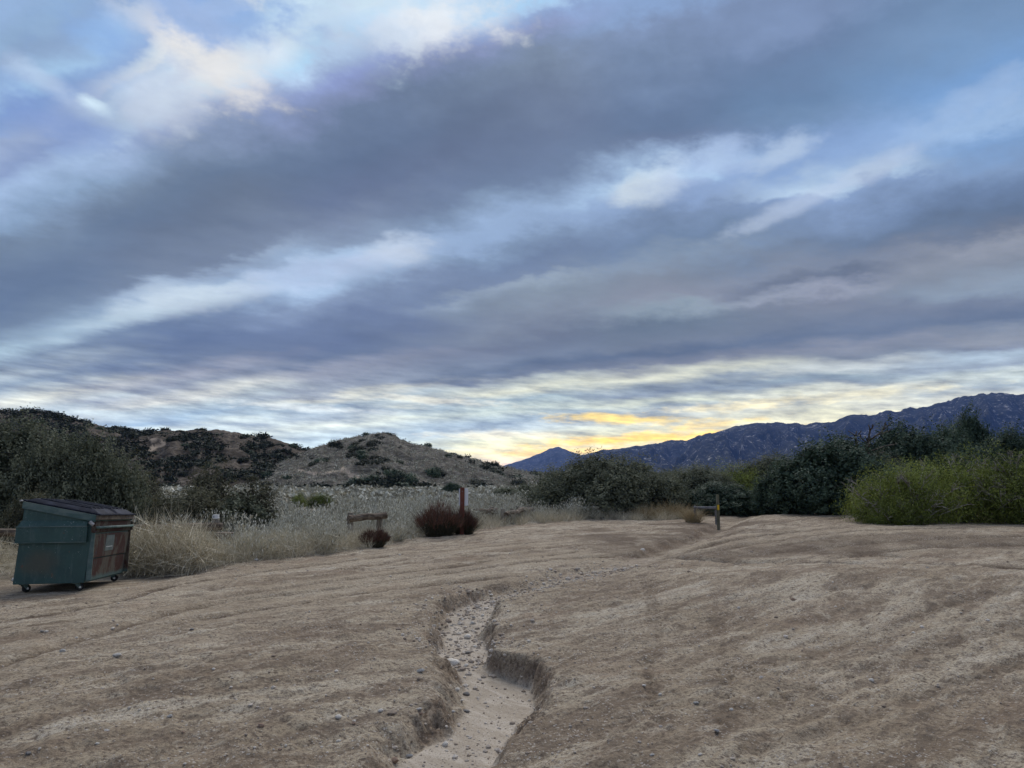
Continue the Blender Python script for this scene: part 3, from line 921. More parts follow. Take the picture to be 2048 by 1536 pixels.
def limbs(seed, lobes, r0, twig=0.6, n_tw=2, base=3, out=0.9, dead=0):
    """a tapered trunk splitting into limbs that reach the lobes, with twigs"""
    rnd = random.Random(seed)
    mb = MB()
    stems = [(rnd.uniform(-.12, .12), rnd.uniform(-.12, .12)) for _ in range(base)]
    for i, l in enumerate(lobes):
        sx, sy = stems[i % base]
        e = np.array([l[0] * out, l[1] * out, l[2] + l[5] * 0.35])
        p0 = np.array([sx, sy, -0.15])
        mid = p0 * 0.5 + e * 0.5 + np.array([rnd.uniform(-.15, .15), rnd.uniform(-.15, .15), -0.12 * np.linalg.norm(e)])
        mid[2] = max(mid[2], 0.12)
        q = p0 * 0.2 + mid * 0.8
        mb.tube([p0, q * 0.6 + p0 * 0.4, mid, mid * 0.45 + e * 0.55 + np.array([rnd.uniform(-.1, .1), rnd.uniform(-.1, .1), 0.04]), e], [r0, r0 * .8, r0 * .62, r0 * .4, r0 * .12], 6, wob=0.1, rnd=rnd)
        for _ in range(n_tw):
            d = np.array([rnd.gauss(0, 1), rnd.gauss(0, 1), rnd.uniform(-.2, 1.0)])
            d /= np.linalg.norm(d)
            tip = np.array(l[:3]) + d * np.array(l[3:]) * rnd.uniform(0.9, 1.12)
            if tip[2] < 0.1:
                continue
            b = mid * 0.4 + e * 0.6
            mm = b * 0.45 + tip * 0.55 + np.array([rnd.uniform(-.1, .1), rnd.uniform(-.1, .1), rnd.uniform(-.05, .12)])
            mb.tube([b, mm, tip], [r0 * .3, r0 * .18, r0 * .05], 4, wob=0.1, rnd=rnd)
    for i in range(dead):                  # bleached dead branches reaching out through the foliage
        l = lobes[rnd.randrange(len(lobes))]
        d = np.array([rnd.gauss(0, 1), rnd.gauss(0, 1), rnd.uniform(-.1, 1.2)])
        d /= np.linalg.norm(d)
        tip = np.array(l[:3]) + d * np.array(l[3:]) * 0.95
        tip[2] = max(tip[2], 0.2)
        mid = tip * 0.5 + np.array([rnd.gauss(0, .1), rnd.gauss(0, .1), -0.1])
        mid[2] = max(mid[2], 0.1)
        mb.tube([np.array([0, 0, 0.0]), mid, tip], [0.02, 0.016, 0.011], 4)
        for _ in range(4):
            nd = d + np.array([rnd.gauss(0, .6), rnd.gauss(0, .6), rnd.gauss(0.1, .4)])
            nd /= np.linalg.norm(nd)
            e1 = tip + nd * rnd.uniform(.12, .3)
            mb.tube([mid * .12 + tip * .88, e1], [0.011, 0.007], 4)
            for _ in range(2):
                n2 = nd + np.array([rnd.gauss(0, .6), rnd.gauss(0, .6), rnd.gauss(0, .5)])
                mb.tube([e1 - nd * 0.03, e1 + n2 / np.linalg.norm(n2) * rnd.uniform(.08, .2)], [0.007, 0.004], 3)
    return mb.mesh('trunk', smooth=True)


def lobes_for(seed, w, h, dep, n, low=0.25, rel=0.34):
    """lobes filling a dome of width w, height h and depth dep"""
    rnd = random.Random(seed)
    out = []
    for i in range(n):
        a = 2 * math.pi * (i + rnd.uniform(-.3, .3)) / n * 2.4
        t = math.sqrt((i + 0.4) / n)
        rr = rel * rnd.uniform(0.8, 1.2) * (1.35 if t < 0.45 else 1.0)
        x, y = math.cos(a) * t * (1 - rr) * w / 2, math.sin(a) * t * (1 - rr) * dep / 2
        zt = h * (math.sqrt(max(0, 1 - t * t * 0.8))) * rnd.uniform(0.9, 1.03)
        rz = max(0.24 * h, zt * 0.42)
        out.append((x, y, max(zt - rz, low * rz), rr * w / 2 * 1.15, rr * dep / 2 * 1.15, rz))
        if zt - rz > 0.35 * h:            # skirt below
            out.append((x * 1.1, y * 1.1, rz * 0.75, rr * w / 2 * 1.1, rr * dep / 2 * 1.1, rz * 0.8))
    return out


def plant_proto(seed, mat, w, h, dep, n, clump, per, leaf, sig, r0, up=0.35, slim=0.55, bark='bark', n_tw=2, base=3, rel=0.34, fill=0.12, out=0.9, core=600, ragged=0.20):
    lb = lobes_for(seed, w, h, dep, n, rel=rel)
    v, f, t = crown(seed, lb, clump, per, leaf, sig, up, slim, fill, core, ragged)
    me = mesh_np('crown', v, f, False, {'tint': t})
    me.materials.append(M[mat])
    tr = limbs(seed + 1, lb, r0, n_tw=n_tw, base=base, out=out, dead=30 if bark == 'dead' else 0)
    tr.materials.append(M[bark])
    lo, hi = np.percentile(v[:, :2], 1.0, axis=0), np.percentile(v[:, :2], 99.0, axis=0)
    return me, tr, (hi[0] - lo[0], float(np.percentile(v[:, 2], 99.8)), hi[1] - lo[1])


PROTO = {}
PROTO['scrub_a'] = plant_proto(101, 'scrub', 5.6, 2.6, 4.6, 15, 0.25, 22, 0.036, 0.10, 0.07, n_tw=3, rel=0.27)
PROTO['scrub_b'] = plant_proto(102, 'scrub', 4.0, 2.9, 3.6, 12, 0.25, 20, 0.038, 0.10, 0.07, n_tw=4, rel=0.29)
PROTO['olive'] = plant_proto(103, 'scrub_olive', 3.0, 1.9, 2.6, 10, 0.22, 16, 0.034, 0.09, 0.05, n_tw=4, rel=0.30)
PROTO['oak_a'] = plant_proto(104, 'oak', 4.6, 3.2, 4.0, 16, 0.27, 17, 0.046, 0.10, 0.09, rel=0.26, up=0.15)
PROTO['oak_b'] = plant_proto(105, 'oak', 4.4, 3.6, 4.0, 13, 0.28, 16, 0.048, 0.10, 0.10, rel=0.28, up=0.15)
PROTO['juniper_a'] = plant_proto(106, 'juniper', 3.6, 2.2, 3.2, 15, 0.25, 26, 0.036, 0.15, 0.05, up=1.3, slim=0.30, n_tw=6, bark='dead', rel=0.22, out=1.0, ragged=0.55, core=420)
PROTO['juniper_b'] = plant_proto(107, 'juniper', 3.2, 2.5, 3.0, 14, 0.25, 26, 0.036, 0.15, 0.05, up=1.3, slim=0.30, n_tw=7, bark='dead', rel=0.23, out=1.0, ragged=0.55, core=420)
PROTO['bare'] = plant_proto(108, 'scrub_olive', 1.7, 2.0, 1.5, 9, 0.2, 13, 0.030, 0.08, 0.05, n_tw=12, rel=0.34, fill=0.4, core=260)
PROTO['small'] = plant_proto(109, 'scrub', 2.2, 1.5, 2.0, 7, 0.26, 14, 0.055, 0.09, 0.04, rel=0.32)
print('tris', {k: len(v[0].polygons) * 2 for k, v in PROTO.items()})
def plant(name, kind, px, dist, w_px, top_py, label, group, seed=0, dep=None, cat='shrub', zoff=0.0, mat=None):
    """stands at picture column px and depth dist, sized from its apparent width and top"""
    cm, tm, (w, h, dp) = PROTO[kind]
    x, y = at(px, dist), dist
    z0 = gz(x, y) - 0.06
    rnd = random.Random(seed * 7 + int(px * 13))
    sx = (w_px * dist / F) / w
    sz = (zat(top_py, dist) - z0) / h
    sy = (dep / dp) if dep else min(max(sx, 0.6), 1.5)
    t = thing(name, label, cat, (x, y, z0), group=group)
    # the build is turned about its axis; scale along the turned axes
    rz = rnd.choice([0, math.pi]) + rnd.uniform(-0.35, 0.35)
    t.rotation_euler = (0, 0, rz)
    t.scale = (sx, sy, sz)
    obj('trunk', tm, None, t)
    obj('crown', cm, None, t)
    return t


# --- left: dark scrub oaks beyond the log fence
G1 = 'dark scrub oaks beyond the log fence'
plant('scrub_oak', 'scrub_b', -90, 18.5, 330, 828, 'outermost tall scrub oak beyond the fence, past the dumpster hinge side', G1, 1, cat='tree')
plant('scrub_oak', 'scrub_b', 55, 19.0, 280, 838, 'tall dark scrub oak behind the green dumpster, leafy to the ground', G1, 2, cat='tree')
plant('scrub_oak', 'scrub_a', 150, 18.0, 270, 862, 'broad dark scrub oak rising over the dumpster lids', G1, 3, cat='tree')
plant('scrub_oak', 'bare', 235, 20.5, 170, 893, 'thin twiggy scrub oak sloping down beside the dumpster', G1, 4, cat='tree')
plant('grey_bush', 'olive', 78, 15.6, 125, 978, 'low grey green bush directly behind the dumpster', None, 5)
plant('scrub_oak', 'olive', 270, 22.0, 120, 940, 'low dark scrub bush between the dumpster and the bare shrub', None, 6, cat='shrub')
plant('dark_bush', 'olive', 385, 18.5, 170, 968, 'rounded grey brown bush behind the straw and log rail', None, 7)
plant('dark_bush', 'olive', 300, 19.5, 120, 985, 'small dark bush at the right of the dumpster lids', None, 8)
plant('bare_shrub', 'bare', 425, 20.5, 110, 915, 'tall half bare shrub with tangled dark twigs', None, 9)
plant('bare_shrub', 'bare', 508, 19.8, 105, 946, 'shorter twiggy shrub with a rounded dark top', None, 10)
plant('dark_bush', 'small', 470, 19.0, 120, 985, 'low dark bush between the two twiggy shrubs', None, 11)
# --- centre and right
plant('round_bush', 'scrub_a', 1210, 30.6, 300, 905, 'huge rounded grey green bush beside the path post', None, 12, dep=5.0)
G2 = 'hedge of scrub behind the path'
plant('hedge_shrub', 'scrub_b', 1395, 33.5, 150, 928, 'grey green hedge shrub straight behind the pipe barrier', G2, 13)
plant('hedge_shrub', 'juniper_b', 1470, 35.0, 150, 922, 'bright green needled shrub in the hedge behind the path', None, 14)
plant('hedge_shrub', 'scrub_b', 1545, 36.0, 170, 908, 'tall grey green hedge shrub between the needled shrub and the oaks', G2, 15)
plant('hedge_shrub', 'scrub_a', 1345, 36.0, 120, 935, 'grey green hedge shrub peeping over the huge round bush', G2, 16)
plant('hedge_shrub', 'oak_a', 1440, 31.0, 150, 965, 'low dark shrub shading the ground behind the marker post', None, 17)
G3 = 'glossy dark green oaks right of the path'
plant('oak_tree', 'oak_a', 1672, 27.0, 225, 872, 'glossy dark green oak standing between the path and the junipers', None, 18, cat='tree')
plant('oak_tree', 'oak_a', 1578, 28.5, 130, 925, 'smaller glossy oak bush at the edge of the path', None, 19, cat='tree')
plant('oak_tree', 'oak_b', 1545, 29.5, 90, 960, 'low glossy oak bush tucked behind the path bank', None, 20, cat='tree')
plant('oak_tree', 'oak_b', 1800, 33.0, 190, 848, 'spreading dark oak beside the dead tree, above the junipers', G3, 21, cat='tree')
plant('oak_tree', 'oak_a', 1880, 32.0, 180, 852, 'broad dark oak in front of the tallest oak, above the junipers', G3, 22, cat='tree')
plant('oak_tree', 'oak_b', 1945, 38.0, 105, 820, 'tallest oak, its narrow crown standing above the others', None, 23, cat='tree')
plant('oak_tree', 'oak_a', 2035, 34.0, 170, 858, 'spreading dark oak crown showing above the junipers', G3, 24, cat='tree')
plant('oak_tree', 'oak_b', 2180, 33.0, 220, 850, 'outermost dark oak standing past the last juniper', G3, 25, cat='tree')
plant('oak_tree', 'scrub_b', 1755, 29.0, 150, 905, 'dull grey green oak between the glossy oak and the junipers', None, 26, cat='tree')
G4 = 'yellow green junipers edging the dirt lot'
plant('juniper_bush', 'juniper_a', 1800, 21.4, 200, 918, 'yellow green juniper sprawling onto the dirt lot', None, 27)
plant('juniper_bush', 'juniper_b', 1905, 22.3, 200, 898, 'yellow green juniper with pale dead twigs beside the sprawling one', G4, 28)
plant('juniper_bush', 'juniper_b', 2020, 22.0, 200, 893, 'tall yellow green juniper with pale dead twigs', G4, 29)
plant('juniper_bush', 'juniper_a', 2150, 22.0, 220, 885, 'outermost tall juniper with pale dead twigs, past the others', G4, 30)
plant('juniper_bush', 'juniper_a', 1772, 20.9, 120, 985, 'low juniper skirt hugging the edge of the dirt', None, 31)
# --- little bushes on the flat
plant('juniper_bush', 'juniper_b', 598, 39.0, 32, 983, 'small olive juniper on the sage flat, narrower of the pair', None, 32)
plant('juniper_bush', 'juniper_a', 643, 37.5, 54, 984, 'small round juniper on the sage flat, wider of the pair', None, 33)
plant('dark_bush', 'small', 1018, 48.0, 60, 972, 'dark bush on the flat left of the huge round bush', None, 34)
plant('dark_bush', 'small', 1052, 60.0, 34, 966, 'small upright dark bush on the flat behind the log barriers', None, 35)
plant('dark_bush', 'oak_a', 905, 70.0, 40, 965, 'green bush on the flat behind the sign', None, 36)


# --- leafless snag above the glossy oak
def snag():
    rnd = random.Random(5)
    x, y = at(1706, 28.6), 28.6
    mb = MB()
    top = zat(848, 28.6) - gz(x, y)

    def grow(p, d, L, r, lev):
        q = p + d * L
        m = (p + q) / 2 + np.array([rnd.gauss(0, .06), rnd.gauss(0, .06), rnd.gauss(0, .03)]) * L
        mb.tube([p, m, q], [r, r * .8, r * .55], 5 if lev < 2 else 4, wob=0.1, rnd=rnd)
        if lev >= 4:
            return
        for _ in range(rnd.choice([2, 3, 3])):
            nd = d + np.array([rnd.gauss(0, .55), rnd.gauss(0, .45), rnd.gauss(0.1, .35)])
            grow(q if rnd.random() < .7 else m, nd / np.linalg.norm(nd), L * rnd.uniform(.5, .75), r * .62, lev + 1)
    grow(np.array([0, 0, -0.1]), np.array([0.05, 0, 1.0]), top * 0.52, 0.15, 0)
    zm = max(p[2] for p in mb.v)
    mb.v = [(p[0] * 1.5, p[1], p[2] * top / zm) for p in mb.v]
    t = thing('dead_tree', 'leafless dead tree poking above the glossy oak', 'tree', (x, y, gz(x, y)))
    obj('trunk', mb.mesh('trunk', smooth=True), M['bark'], t)


snag()


# --- sagebrush, straw, rushes
def tuft_arrays(seed, n, r_base, L, W, lean, bend, seg=2, t0=0.5, tv=0.25):
    rs = np.random.RandomState(seed)
    a = rs.uniform(0, 2 * math.pi, n)
    rr = r_base * np.sqrt(rs.rand(n))
    B = np.column_stack([np.cos(a) * rr, np.sin(a) * rr, np.full(n, -0.03)])
    a2 = np.where(rs.rand(n) < 0.65, rs.uniform(0, 2 * math.pi, n), a + rs.normal(0, 0.5, n))
    ln = np.abs(rs.normal(lean, 0.25, n)) * (0.35 + rr / r_base)
    D = np.column_stack([np.cos(a2) * ln, np.sin(a2) * ln, np.ones(n)])
    D /= np.linalg.norm(D, axis=1)[:, None]
    return blades(rs, B, D, L * rs.uniform(0.5, 1.1, n), W * rs.uniform(0.6, 1.3, n), bend * rs.uniform(0, 1.4, n), np.clip(rs.normal(t0, tv, n), 0, 1), seg)


def sage_arrays(seed, n=150, w=0.9, h=0.55, leaf=0.028):
    """woody base, upright grey twigs set with small leaves"""
    rs = np.random.RandomState(seed)
    v = tuft_arrays(seed, n, 0.12 * w, h * 0.95, 0.011, 0.75, 0.1, 2, 0.42, 0.2)
    k = n * 3
    a = rs.uniform(0, 2 * math.pi, k)
    el = rs.uniform(0.1, 1, k)
    rr = rs.uniform(0.55, 1.02, k)
    C = np.column_stack([np.cos(a) * np.sqrt(1 - el ** 2) * w / 2 * rr, np.sin(a) * np.sqrt(1 - el ** 2) * w / 2 * rr, el * h * rr])
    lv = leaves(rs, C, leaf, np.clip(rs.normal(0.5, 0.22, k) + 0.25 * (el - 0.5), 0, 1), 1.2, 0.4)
    return merge([v, lv])


def spread(protos, X, Y, S, seed, z=None, hs=None):
    """joined copies of small prototypes at X, Y with size S (one mesh of ground cover)"""
    rs = np.random.RandomState(seed)
    Z = terrain(X, Y, False) if z is None else z
    pick = rs.randint(0, len(protos), len(X))
    parts = []
    for pi, (v, f, t) in enumerate(protos):
        ids = np.where(pick == pi)[0]
        if len(ids) == 0:
            continue
        a = rs.uniform(0, 2 * math.pi, len(ids))
        s = S[ids] * rs.uniform(0.75, 1.3, len(ids))
        hh = s * rs.uniform(0.8, 1.25, len(ids)) * (1 if hs is None else hs)
        ca, sa = np.cos(a), np.sin(a)
        x = (v[None, :, 0] * ca[:, None] - v[None, :, 1] * sa[:, None]) * s[:, None] + X[ids][:, None]
        y = (v[None, :, 0] * sa[:, None] + v[None, :, 1] * ca[:, None]) * s[:, None] + Y[ids][:, None]
        zz = v[None, :, 2] * hh[:, None] + Z[ids][:, None]
        VV = np.stack([x, y, zz], -1).reshape(-1, 3)
        FF = (f[None] + (np.arange(len(ids)) * len(v))[:, None, None]).reshape(-1, f.shape[1])
        TT = np.clip(t[None] + rs.normal(0, 0.2, len(ids))[:, None], 0, 1).ravel()
        parts.append((VV, FF, TT))
    return merge(parts)


def scatter_band(n, px0, px1, d0, d1, seed, pw=1.0):
    x, y = _scatter(n, px0, px1, d0, d1, seed, pw)
    clear = (x > -8.3) & (x < -5.75) & (y > 9.5) & (y < 13.45)      # the pad the dumpster stands on
    return x[~clear], y[~clear]


def _scatter(n, px0, px1, d0, d1, seed, pw=1.0):
    """points beyond the lot edge between metre depths d0..d1, over picture columns px0..px1"""
    rs = np.random.RandomState(seed)
    px = rs.uniform(px0, px1, n)
    az = np.arctan2((px - 1024) * 0.9914, F)
    dd = d0 + (d1 - d0) * rs.rand(n) ** pw
    r = np.interp(az, EDGE_AZ, EDGE_R) + dd
    return r * np.sin(az), r * np.cos(az)


SAGE = [sage_arrays(200 + i, 110 + 15 * i, 0.9, 0.5 + 0.06 * i) for i in range(4)]
SAGE_ME = []
for v, f, t in SAGE:
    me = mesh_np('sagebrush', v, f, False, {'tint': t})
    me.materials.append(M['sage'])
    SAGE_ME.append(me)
rs0 = np.random.RandomState(77)
# the nearest sagebrush clumps, one by one
X, Y = scatter_band(190, 385, 1300, 0.4, 6.0, 301)
for i in range(len(X)):
    col = 1024 + F * X[i] / Y[i] / 0.9914
    if 688 < col < 778 and Y[i] < 19.2 or 372 < col < 486 and Y[i] < 16.2:
        continue                           # the log rails show through here
    s = rs0.uniform(0.75, 1.35)
    o = obj('sagebrush', SAGE_ME[i % 4], None, None, (X[i], Y[i], gz(X[i], Y[i]) - 0.02), rs0.uniform(0, 6.28), (s, s, s * rs0.uniform(0.8, 1.25)))
    where = ('beyond the straw, before the twiggy shrubs' if col < 690 else
             'around the broken log rail and the red bushes' if col < 960 else
             'between the log barrier and the huge round bush')
    tag(o, 'grey sagebrush clump ' + where, 'shrub', 'sagebrush ' + where)
# the sage flat beyond: ground cover
LOW = [sage_arrays(240 + i, 26, 1.2, 0.7, 0.055) for i in range(4)]


def far_bush(seed, n=38):
    rs = np.random.RandomState(seed)
    d = rs.normal(size=(n, 3))
    d[:, 2] = np.abs(d[:, 2])
    d /= np.linalg.norm(d, axis=1)[:, None]
    C = d * np.array([0.55, 0.55, 0.42]) * rs.uniform(0.6, 1.05, n)[:, None]
    return leaves(rs, C, 0.13, np.clip(rs.normal(0.42, 0.18, n) + 0.3 * d[:, 2] - 0.1, 0, 1), 0.25, 0.7)


FAR = [far_bush(260 + i) for i in range(4)]
X1, Y1 = scatter_band(1500, 250, 1330, 4.0, 24.0, 302)
def open_view(X, Y):
    """a bare patch of ground in front of the two little junipers"""
    col = 1024 + F * X / Y / 0.9914
    return ~((col > 575) & (col < 675) & (Y > 27) & (Y < 40.5))


ok = open_view(X1, Y1)
X1, Y1 = X1[ok], Y1[ok]
m1 = spread(LOW, X1, Y1, np.full(len(X1), 0.85), 303)
X2, Y2 = scatter_band(2500, -100, 1300, 16.0, 125.0, 304, 1.15)
keep = fbm(X2 / 9, Y2 / 9, 3, 99) > -0.22
keep &= open_view(X2, Y2)
X2, Y2 = X2[keep], Y2[keep]
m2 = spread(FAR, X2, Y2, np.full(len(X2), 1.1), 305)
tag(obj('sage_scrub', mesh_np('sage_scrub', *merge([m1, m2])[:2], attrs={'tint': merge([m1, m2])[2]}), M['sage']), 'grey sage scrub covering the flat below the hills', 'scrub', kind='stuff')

# pale dry grass along the lot edge
STRAW = [tuft_arrays(320 + i, 34, 0.16, 0.46, 0.007, 0.65, 0.2, 2, 0.55, 0.34) for i in range(4)]


def tangle(seed, n=64, rad=0.42, h=0.62):
    """a heap of broken dry stems lying every way"""
    rs = np.random.RandomState(seed)
    a, q = rs.uniform(0, 2 * math.pi, n), np.sqrt(rs.rand(n))
    B = np.column_stack([np.cos(a) * q * rad, np.sin(a) * q * rad, rs.rand(n) ** 1.3 * h * (1 - 0.5 * q)])
    a2, e = rs.uniform(0, 2 * math.pi, n), rs.uniform(-0.25, 1.25, n)
    D = np.column_stack([np.cos(a2) * np.cos(e), np.sin(a2) * np.cos(e), np.sin(e)])
    return blades(rs, B - D * 0.12, D, rs.uniform(0.22, 0.62, n), rs.uniform(0.005, 0.010, n), rs.normal(0, 0.12, n), np.clip(rs.normal(0.6, 0.3, n), 0, 1), 2)


WILD = [tangle(330 + i) for i in range(4)]
g = []
X, Y = scatter_band(480, 262, 1075, 0.05, 2.4, 340, 0.9)
g.append(spread(STRAW, X, Y, np.full(len(X), 0.9), 341))
X, Y = scatter_band(330, 1075, 1405, 0.05, 1.8, 342)
g.append(spread(STRAW, X, Y, np.full(len(X), 0.85), 343))
X, Y = scatter_band(330, 258, 400, 0.05, 1.8, 344)
g.append(spread(WILD, X, Y, np.full(len(X), 1.0), 345))
X, Y = scatter_band(260, 400, 740, 0.0, 1.7, 346)
g.append(spread(WILD, X, Y, np.full(len(X), 0.6), 347))
X, Y = scatter_band(60, -160, 45, 0.2, 2.5, 348)
g.append(spread(WILD, X, Y, np.full(len(X), 0.8), 349))
X, Y = scatter_band(120, 1500, 1700, 0.0, 1.2, 350)
g.append(spread(STRAW, X, Y, np.full(len(X), 0.55), 351))
X, Y = scatter_band(90, 1850, 2150, 0.0, 0.9, 352)
g.append(spread(STRAW, X, Y, np.full(len(X), 0.5), 353))
gv = merge(g[:1] + g[1:2] + g[5:]) if False else None


def stuff_grass(parts, label):
    v, f, t = merge(parts)
    return tag(obj('dry_grass', mesh_np('dry_grass', v, f, False, {'tint': t}), M['straw']), label, 'grass', kind='stuff')


stuff_grass([g[2], g[4]], 'tangled golden straw heaped around the dumpster')
stuff_grass([g[0], g[1], g[3]], 'pale dry grass fringing the lot along the log fence')
stuff_grass([g[5], g[6]], 'sparse dry grass tufts under the oaks and junipers')


def clump(name, px, py, parts_mats, label, cat='shrub', group=None, sc=1.0):
    x, y = gpt(px, py)
    t = thing(name, label, cat, (x, y, gz(x, y)), group=group, sc=(sc, sc, sc))
    for nm, arr, mt in parts_mats:
        obj(nm, mesh_np(nm, arr[0], arr[1], False, {'tint': arr[2]}), M[mt], t)
    return t


def red_bush(name, px, py, w, h, label, seed, dark=0.0):
    st = tuft_arrays(seed, 1300, w * 0.27, h * 0.98, 0.009, 0.50, 0.08, 2, 0.30)
    rs = np.random.RandomState(seed)
    k = 1500
    a = rs.uniform(0, 2 * math.pi, k)
    q = np.sqrt(rs.rand(k))
    lump = 1 + 0.5 * fbm(np.cos(a) * q * 3 + seed, np.sin(a) * q * 3, 3, seed)
    top = h * (1 - 0.5 * q ** 2.0) * lump
    B = np.column_stack([np.cos(a) * q * w * 0.46, np.sin(a) * q * w * 0.46, top * rs.uniform(0.5, 0.85, k)])
    D = np.column_stack([np.cos(a) * q * 0.55 + rs.normal(0, .22, k), np.sin(a) * q * 0.55 + rs.normal(0, .22, k), np.ones(k)])
    D /= np.linalg.norm(D, axis=1)[:, None]
    hd = blades(rs, B, D, h * rs.uniform(0.16, 0.34, k), np.full(k, 0.012), np.full(k, 0.05), np.clip(rs.normal(0.45 - dark, 0.28, k), 0, 1), 1)
    return clump(name, px, py, [('stems', st, 'redstem'), ('seed_heads', hd, 'red')], label)


red_bush('buckwheat_bush', 878, 1072, 1.35, 0.82, 'large rust red buckwheat bush at the foot of the sign', 401)
red_bush('buckwheat_bush', 928, 1068, 0.75, 0.68, 'narrow rust red buckwheat bush growing around the sign post', 402)
red_bush('buckwheat_bush', 748, 1094, 0.72, 0.40, 'low dark maroon bush at the lot edge below the log rail', 403, 0.3)
for i, (px, py, s) in enumerate([(1345, 1038, 1.0), (1386, 1047, .8), (1300, 1040, .9), (1368, 1039, .8)]):
    clump('rush_clump', px, py, [('blades', tuft_arrays(420 + i, 700, 0.30, 0.85, 0.011, 0.45, 0.45, 3, 0.5), 'rush')], 'tawny drooping rush clump beside the path', 'grass', 'rush clumps beside the path', s)
for i, (px, py, s) in enumerate([(1600, 1034, 0.9), (1540, 1027, 0.8), (1570, 1026, .7)]):
    clump('grass_tuft', px, py, [('blades', tuft_arrays(430 + i, 160, 0.14, 0.5, 0.009, 0.35, 0.15, 2, 0.75), 'straw')], 'bleached grass tuft standing on the bank under the oak', 'grass', 'bleached tufts under the oak', s)


# --- shrubs dotted over the hills
TRACKS = [np.array(p, float) for p in ([(688, 936), (700, 948), (715, 958), (732, 972), (745, 985)], [(300, 900), (328, 888), (322, 880), (300, 878)], [(590, 940), (640, 948), (690, 940)])]


def off_track(x, y, z):
    dz = z - CAMH
    cp, sp = math.cos(PITCH), math.sin(PITCH)
    dep = y * cp + dz * sp
    px, py = 1024 + F * x / dep, 768 - F * (dz * cp - y * sp) / dep
    ok = np.ones(px.shape, bool)
    for P, w in zip(TRACKS, (9, 6, 5)):
        ok &= poly_dist(px, py, P)[0] > w
    return ok


def hill_shrubs():
    protos = []
    for i, mt in enumerate(('hill_brush', 'oak', 'hill_brush')):
        lb = lobes_for(500 + i, 2.4, 1.5, 2.4, 5, rel=0.45)
        v, f, t = crown(500 + i, lb, 0.36, 9, 0.13, 0.13, 0.2, 0.6)
        me = mesh_np('foliage', v, f, False, {'tint': t})
        me.materials.append(M[mt])
        protos.append(me)
    rs = np.random.RandomState(9)
    spec = [(HILL_MAIN, AZ_MAIN, 95, 0.03, 1.02, 'dark shrub on the bare hill behind the sign', 'shrubs on the bare hill', (0.6, 1.25), 0.05),
            (HILL_MID, AZ_MID, 125, 0.02, 1.03, 'dark shrub on the brushy hill with the pale track', 'shrubs on the brushy hill', (0.7, 1.3), -0.3),
            (HILL_FAR, AZ_FAR, 80, 0.35, 1.03, 'dark shrub on the long hill behind the scrub oaks', 'shrubs on the long hill', (0.8, 1.5), -0.3)]
    for surf, az, n, u0, u1, label, group, (s0, s1), th in spec:
        got = 0
        while got < n:
            A = rs.uniform(az[0], az[-1])
            U = u0 + (u1 - u0) * rs.rand() ** 0.9
            px = 1024 + F * math.tan(A) / 0.9914
            if px < -60 or px > 1130:
                continue
            if fbm(np.array([A * 38]), np.array([U * 5.0]), 2, int(n))[0] < th + rs.normal(0, 0.12):
                continue
            p3 = surf(np.array([A]), np.array([U]))
            if not off_track(*p3)[0]:
                continue
            x, y, z = (float(q[0]) for q in p3)
            s = rs.uniform(s0, s1) * (1.25 if U < 0.25 else 1.0)
            o = obj('hill_shrub', protos[rs.choice([0, 0, 1, 2])], None, None, (x, y, z - 0.25), rs.uniform(0, 6.28), (s, s, s * rs.uniform(0.6, 0.95)))
            tag(o, label, 'shrub', group)
            got += 1
    # the rest: low brush that merges into a mass
    parts = []
    small = []
    for i in range(3):
        r2 = np.random.RandomState(520 + i)
        C = r2.normal(size=(34, 3)) * np.array([.55, .55, .28]) + np.array([0, 0, .45])
        small.append(leaves(r2, C, 0.33, np.clip(r2.normal(0.4, 0.2, 34), 0, 1), 0.3, 0.6))
    for (surf, az, n, lo, hi, th, sz) in [(HILL_MID, AZ_MID, 2000, 0.0, 1.02, 0.0, 0.95), (HILL_FAR, AZ_FAR, 2600, 0.2, 1.03, -0.1, 1.15), (HILL_MAIN, AZ_MAIN, 420, 0.0, 0.14, -0.1, 1.0), (HILL_MAIN, AZ_MAIN, 200, 0.1, 1.0, 0.25, 0.7)]:
        A = rs.uniform(max(az[0], -0.68), az[-1], n)
        U = lo + (hi - lo) * rs.rand(n)
        keep = fbm(A * 38, U * 5.0, 3, 31) + rs.normal(0, 0.08, n) > th
        x, y, z = surf(A[keep], U[keep])
        ok = off_track(x, y, z)
        x, y, z = x[ok], y[ok], z[ok]
        parts.append(spread(small, x, y, np.full(len(x), sz), 530 + n, z=z - 0.1, hs=0.8))
    v, f, t = merge(parts)
    tag(obj('hill_brush', mesh_np('hill_brush', v, f, False, {'tint': t}), M['hill_brush']), 'dense low brush matted over the hill slopes', 'brush', kind='stuff')
    # grey sub-shrubs stippling the bare hill
    n = 5200
    A = rs.uniform(AZ_MAIN[0], AZ_MAIN[-1], n)
    U = rs.rand(n) * 1.02
    x, y, z = HILL_MAIN(A, U)
    tiny = [leaves(np.random.RandomState(540 + i), np.random.RandomState(540 + i).normal(size=(9, 3)) * np.array([.22, .22, .1]) + np.array([0, 0, .16]), 0.16, np.random.RandomState(550 + i).uniform(0.1, 0.8, 9), 0.8, 0.5) for i in range(3)]
    v, f, t = spread(tiny, x, y, np.full(n, 0.75), 560, z=z)
    tag(obj('hill_tufts', mesh_np('hill_tufts', v, f, False, {'tint': t}), M['sage']), 'grey tufts stippling the bare hill', 'tufts', kind='stuff')


hill_shrubs()


